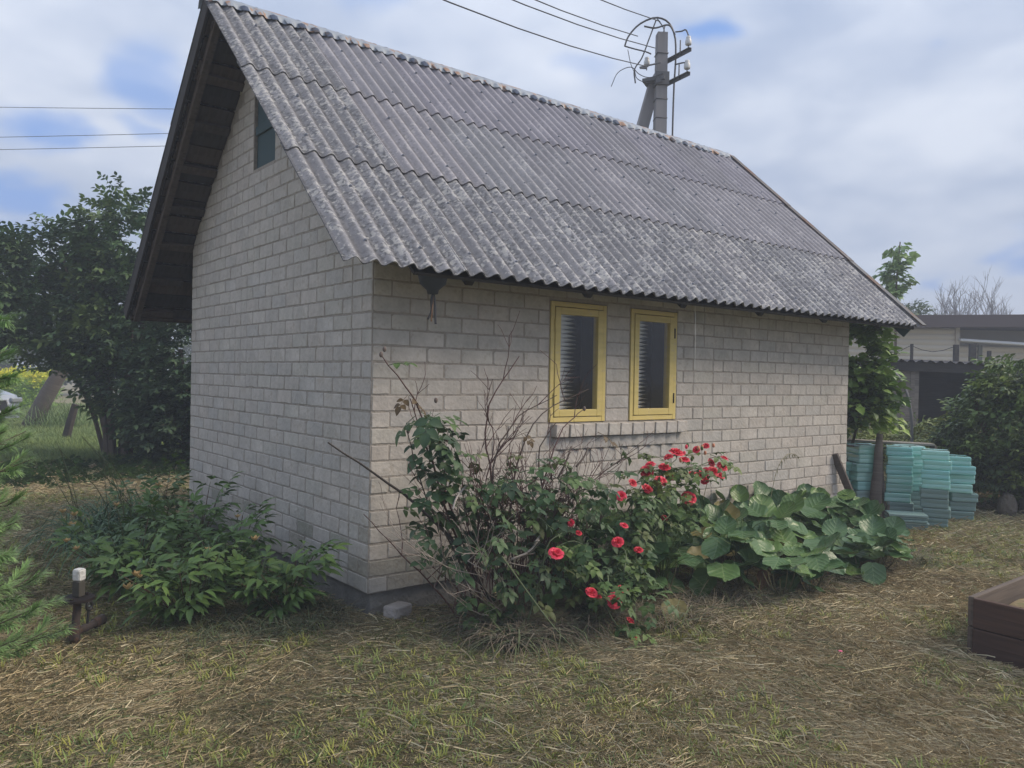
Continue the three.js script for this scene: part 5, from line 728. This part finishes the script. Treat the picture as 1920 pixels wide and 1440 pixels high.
/* ---------- mown hay, grass ---------- */
{
  reseed(909);
  const free = (x, z) => !(x > -.02 && x < L && z < .02 && z > -W);
  const bed = (x, z) => x > 2.28 && z > 2.36 - .16 * (x - 2.33) && z < 4 && x < 4;
  const strand = (bend, tw) => { const p = [], ix = [], n = 4; for (let i = 0; i <= n; i++) { const q = i / n - .5, w = .5 * (1 - .5 * Math.abs(q) * 1.2); p.push(bend * q * q - w * .01 * 0, .04 * Math.sin(q * 5 + tw) - .05 * q * q, q); p.push(bend * q * q + .026 * w, .04 * Math.sin(q * 5 + tw) + .012, q); } for (let i = 0; i < n; i++) { const a = 2 * i; ix.push(a, a + 2, a + 1, a + 1, a + 2, a + 3); } return G(p, ix); };
  const cx = -2.29, cz = 4.23, dir = Math.atan2(.622, -.783);
  const tan = [[.59, .50, .315], [.51, .42, .25], [.42, .335, .20], [.64, .57, .385], [.36, .285, .17], [.45, .355, .205]], olive = [[.22, .225, .10], [.29, .275, .13], [.17, .19, .09], [.15, .21, .08], [.24, .20, .10], [.20, .165, .085]];
  const spot = (r0, r1, pw) => { const r = r0 + (r1 - r0) * Math.pow(rnd(), pw), a = dir + rr(-.80, .80); return [cx + Math.sin(a) * r, cz + Math.cos(a) * r, r]; };
  const hayM = mat([1, 1, 1], .85, {});
  const hay = (name, n, r0, r1, pw, len, bend, label) => tag(inst(name, strand(bend, rr(0, 6)), hayM, n, (i, P, e, s, C) => {
    const [x, z, r] = spot(r0, r1, pw); if (!free(x, z) || bed(x, z)) return false;
    const clump = fbm(x * 2.3 + 4, z * 2.3, 3.5, 3); if (clump < .42 && rnd() < .45) return false; const g = greenAt(x, z), ang = fbm(x * 1.1, z * 1.1, 9.5, 2) * 9, Ls = len * rr(.5, 1.5) * (r > 7 ? 1.3 : 1);
    P.set(x, gh(x, z) + .006 + .13 * Math.max(0, clump - .46) * rnd() + .012 * rnd(), z); e.set(rr(-.35, .35), ang + rr(-2.2, 2.2), rr(-.5, .5)); s.set(Ls * rr(.9, 1.2), Ls, Ls);
    s.x = (r > 6 ? 1.5 : 1) * rr(.0017, .0038) / .026 * 1.0; const c = rnd() < g * .55 + .06 ? pick(olive) : pick(tan), k = rr(.62, 1.1) * (1 - .2 * g) * mixn(.78, 1.15, clump); C.setRGB(c[0] * k, c[1] * k, c[2] * k); return true;
  }), label, 'hay', null, 'stuff');
  hay('cut_hay', 190000, 2.6, 6.5, .8, .075, .5, 'short strands of mown dry hay spread over the lawn');
  hay('cut_hay', 150000, 2.6, 7, .8, .115, 1.2, 'bent strands of mown dry hay spread over the lawn');
  hay('cut_hay', 20000, 2.6, 7, .8, .19, -.8, 'long strands of mown dry hay spread over the lawn');
  hay('cut_hay', 130000, 6, 16, .8, .17, .7, 'mown dry hay on the lawn farther back and beside the house');
  // standing green-yellow blades
  const blades = (n, h) => { const gs = []; for (let i = 0; i < n; i++) gs.push(xf(leaf(h * rr(.6, 1.1), .0045, { rows: 3, fold: .3, droop: rr(.1, .8) }), [rr(-.02, .02), 0, rr(-.02, .02)], [-rr(.8, 1.5), rr(0, 6.28), 0])); return merge(gs); };
  const bladeM = mat([1, 1, 1], .7, { transmission: .25 });
  tag(inst('short_grass', blades(6, .055), bladeM, 42000, (i, P, e, s, C) => { const [x, z] = spot(2.6, 11, .8); if (!free(x, z) || bed(x, z)) return false; const p = fbm(x * 1.5 + 8, z * 1.5, 12.5, 2) * 1.15 - .06 + .25 * greenAt(x, z) + .35 * Math.max(0, .46 - fbm(x * 2.3 + 4, z * 2.3, 3.5, 3)); if (p < .555 + rnd() * .05) return false; P.set(x, gh(x, z), z); e.set(0, rr(0, 6), 0); s.setScalar(rr(.6, 1.3)); const k = rnd(); C.setRGB(mixn(.12, .32, k), mixn(.20, .31, k), .05); return true; }), 'short yellow-green grass growing through the hay', 'grass', null, 'stuff');
  tag(inst('rough_grass', blades(12, .16), bladeM, 15000, (i, P, e, s, C) => { const z = -9.2 - 22 * Math.pow(rnd(), 1.3), x = rr(-.25, .25) * -z * .55 + .6 + (z + 9) * -.02; if (!free(x, z)) return false; P.set(x, 0, z); e.set(0, rr(0, 6), 0); s.setScalar(rr(.7, 1.5)); const k = rnd(); C.setRGB(mixn(.12, .24, k), mixn(.20, .30, k), .06); return true; }), 'rough green grass behind the trees at left', 'grass', null, 'stuff');
  tag(mesh('tall_grass', merge([...Array(260)].map(() => xf(leaf(rr(.5, 1.0), .012, { rows: 4, fold: .2, droop: rr(.2, 1.1) }), [rr(-.55, .75), 0, rr(-.5, .5)], [-rr(1.1, 1.55), rr(0, 6.28), 0]))), leafMat([.16, .25, .08], { map: null }), scene), 'tall green grass standing before the parked car at left', 'grass', null, 'stuff').position.set(.95, 0, -17.4);
  tag(inst('ground_cover', sprig(5, .06, .045, .12), leafM1, 1500, (i, P, e, s, C) => { const x = rr(-2.2, 3.2), z = rr(-8.9, -7.2) + rr(-1, .5); if (x > 2.5 && z > -4) return false; P.set(x, .02, z); e.set(rr(-1.1, -.1), rr(0, 6.28), 0); s.setScalar(rr(.7, 1.5)); const k = rr(.7, 1.4); C.setRGB(.05 * k, .095 * k, .035 * k); return true; }), 'low leafy weeds at the edge of the trees at left', 'weeds', null, 'stuff');
  // dead grass hanging round the foot of the roses
  const old = (n, h, x0, x1, z0, z1, cols, label) => tag(inst('old_grass', merge([...Array(7)].map(() => xf(leaf(h * rr(.6, 1.2), .0035, { rows: 4, fold: .2, droop: rr(.8, 2.0) }), [rr(-.03, .03), 0, rr(-.03, .03)], [-rr(1.0, 1.5), rr(0, 6.28), 0]))), mat([1, 1, 1], .85, { transmission: .15 }), n, (i, P, e, s, C) => { const x = rr(x0, x1), z = rr(z0, z1); P.set(x, 0, z); e.set(rr(-.2, .2), rr(0, 6), rr(-.2, .2)); s.setScalar(rr(.7, 1.3)); const c = pick(cols), k = rr(.7, 1.1); C.setRGB(c[0] * k, c[1] * k, c[2] * k); return true; }), label, 'grass', null, 'stuff');
  old(900, .25, .35, 1.3, .42, .95, [[.15, .115, .075], [.11, .09, .06], [.19, .15, .10], [.08, .095, .045], [.10, .13, .05]], 'tall dead brown grass round the foot of the tangled rose bush');
  old(260, .22, 1.2, 4.6, .85, 1.25, [[.16, .13, .08], [.10, .13, .05], [.20, .16, .10]], 'dry grass along the front edge of the bergenia bed');
  old(160, .18, -1.1, -.1, -.35, .05, [[.13, .12, .06], [.08, .11, .045]], 'shaded grass below the front of the peonies');
  // single pale stalks lying on top
  const stalk = mat([.50, .42, .26], .8), stalk2 = mat([.42, .36, .2], .8);
  const lines = [[[.36, 2.05], .34, 1.2, 'long pale straw lying flat in the foreground middle'], [[-.5, 1.75], .30, .5, 'pale straw lying near the lower left of centre'], [[1.65, 2.25], .36, 1.25, 'pale straw lying in front of the raised bed'], [[-.9, 1.0], .22, .1, 'pale straw lying in front of the peonies at left'], [[.75, 1.6], .25, 1.9, 'pale straw lying before the tangled rose bush'], [[2.2, 1.75], .4, 1.1, 'pale straw lying beside the corner of the raised bed']];
  for (const [[x, z], l, a, lab] of lines) { const y = (k) => gh(x + Math.sin(a) * l * k, z + Math.cos(a) * l * k) + .03; tag(mesh('straw', tube([-.5, -.2, .1, .5].map((k) => V(x + Math.sin(a) * l * k, y(k), z + Math.cos(a) * l * k)), .0028, .002, 5), rnd() < .5 ? stalk : stalk2, scene), lab, 'straw'); }
  for (const [x, z, l, a, lab] of [[-1.42, -1.75, .10, 1.2, 'small white scrap lying on the grass left of the day lilies'], [-1.28, -1.2, .07, .9, 'small pale scrap lying on the grass left of the peonies']]) { const o = mesh('scrap', xf(leaf(l, .03, { rows: 4, droop: .3, fold: .1 }), [0, 0, 0]), mat([.55, .56, .48], .8), scene); o.position.set(x, gh(x, z) + .03, z); o.rotation.y = a; tag(o, lab, 'scrap'); }
  const pt = mesh('petal', new THREE.SphereGeometry(.012, 8, 5).scale(1, .35, 1), mat([.65, .12, .22], .6), scene); pt.position.set(1.78, gh(1.78, 2.0) + .035, 2.0); tag(pt, 'fallen pink petal on the hay right of the middle', 'petal');
}
renderer.render(scene, camera);
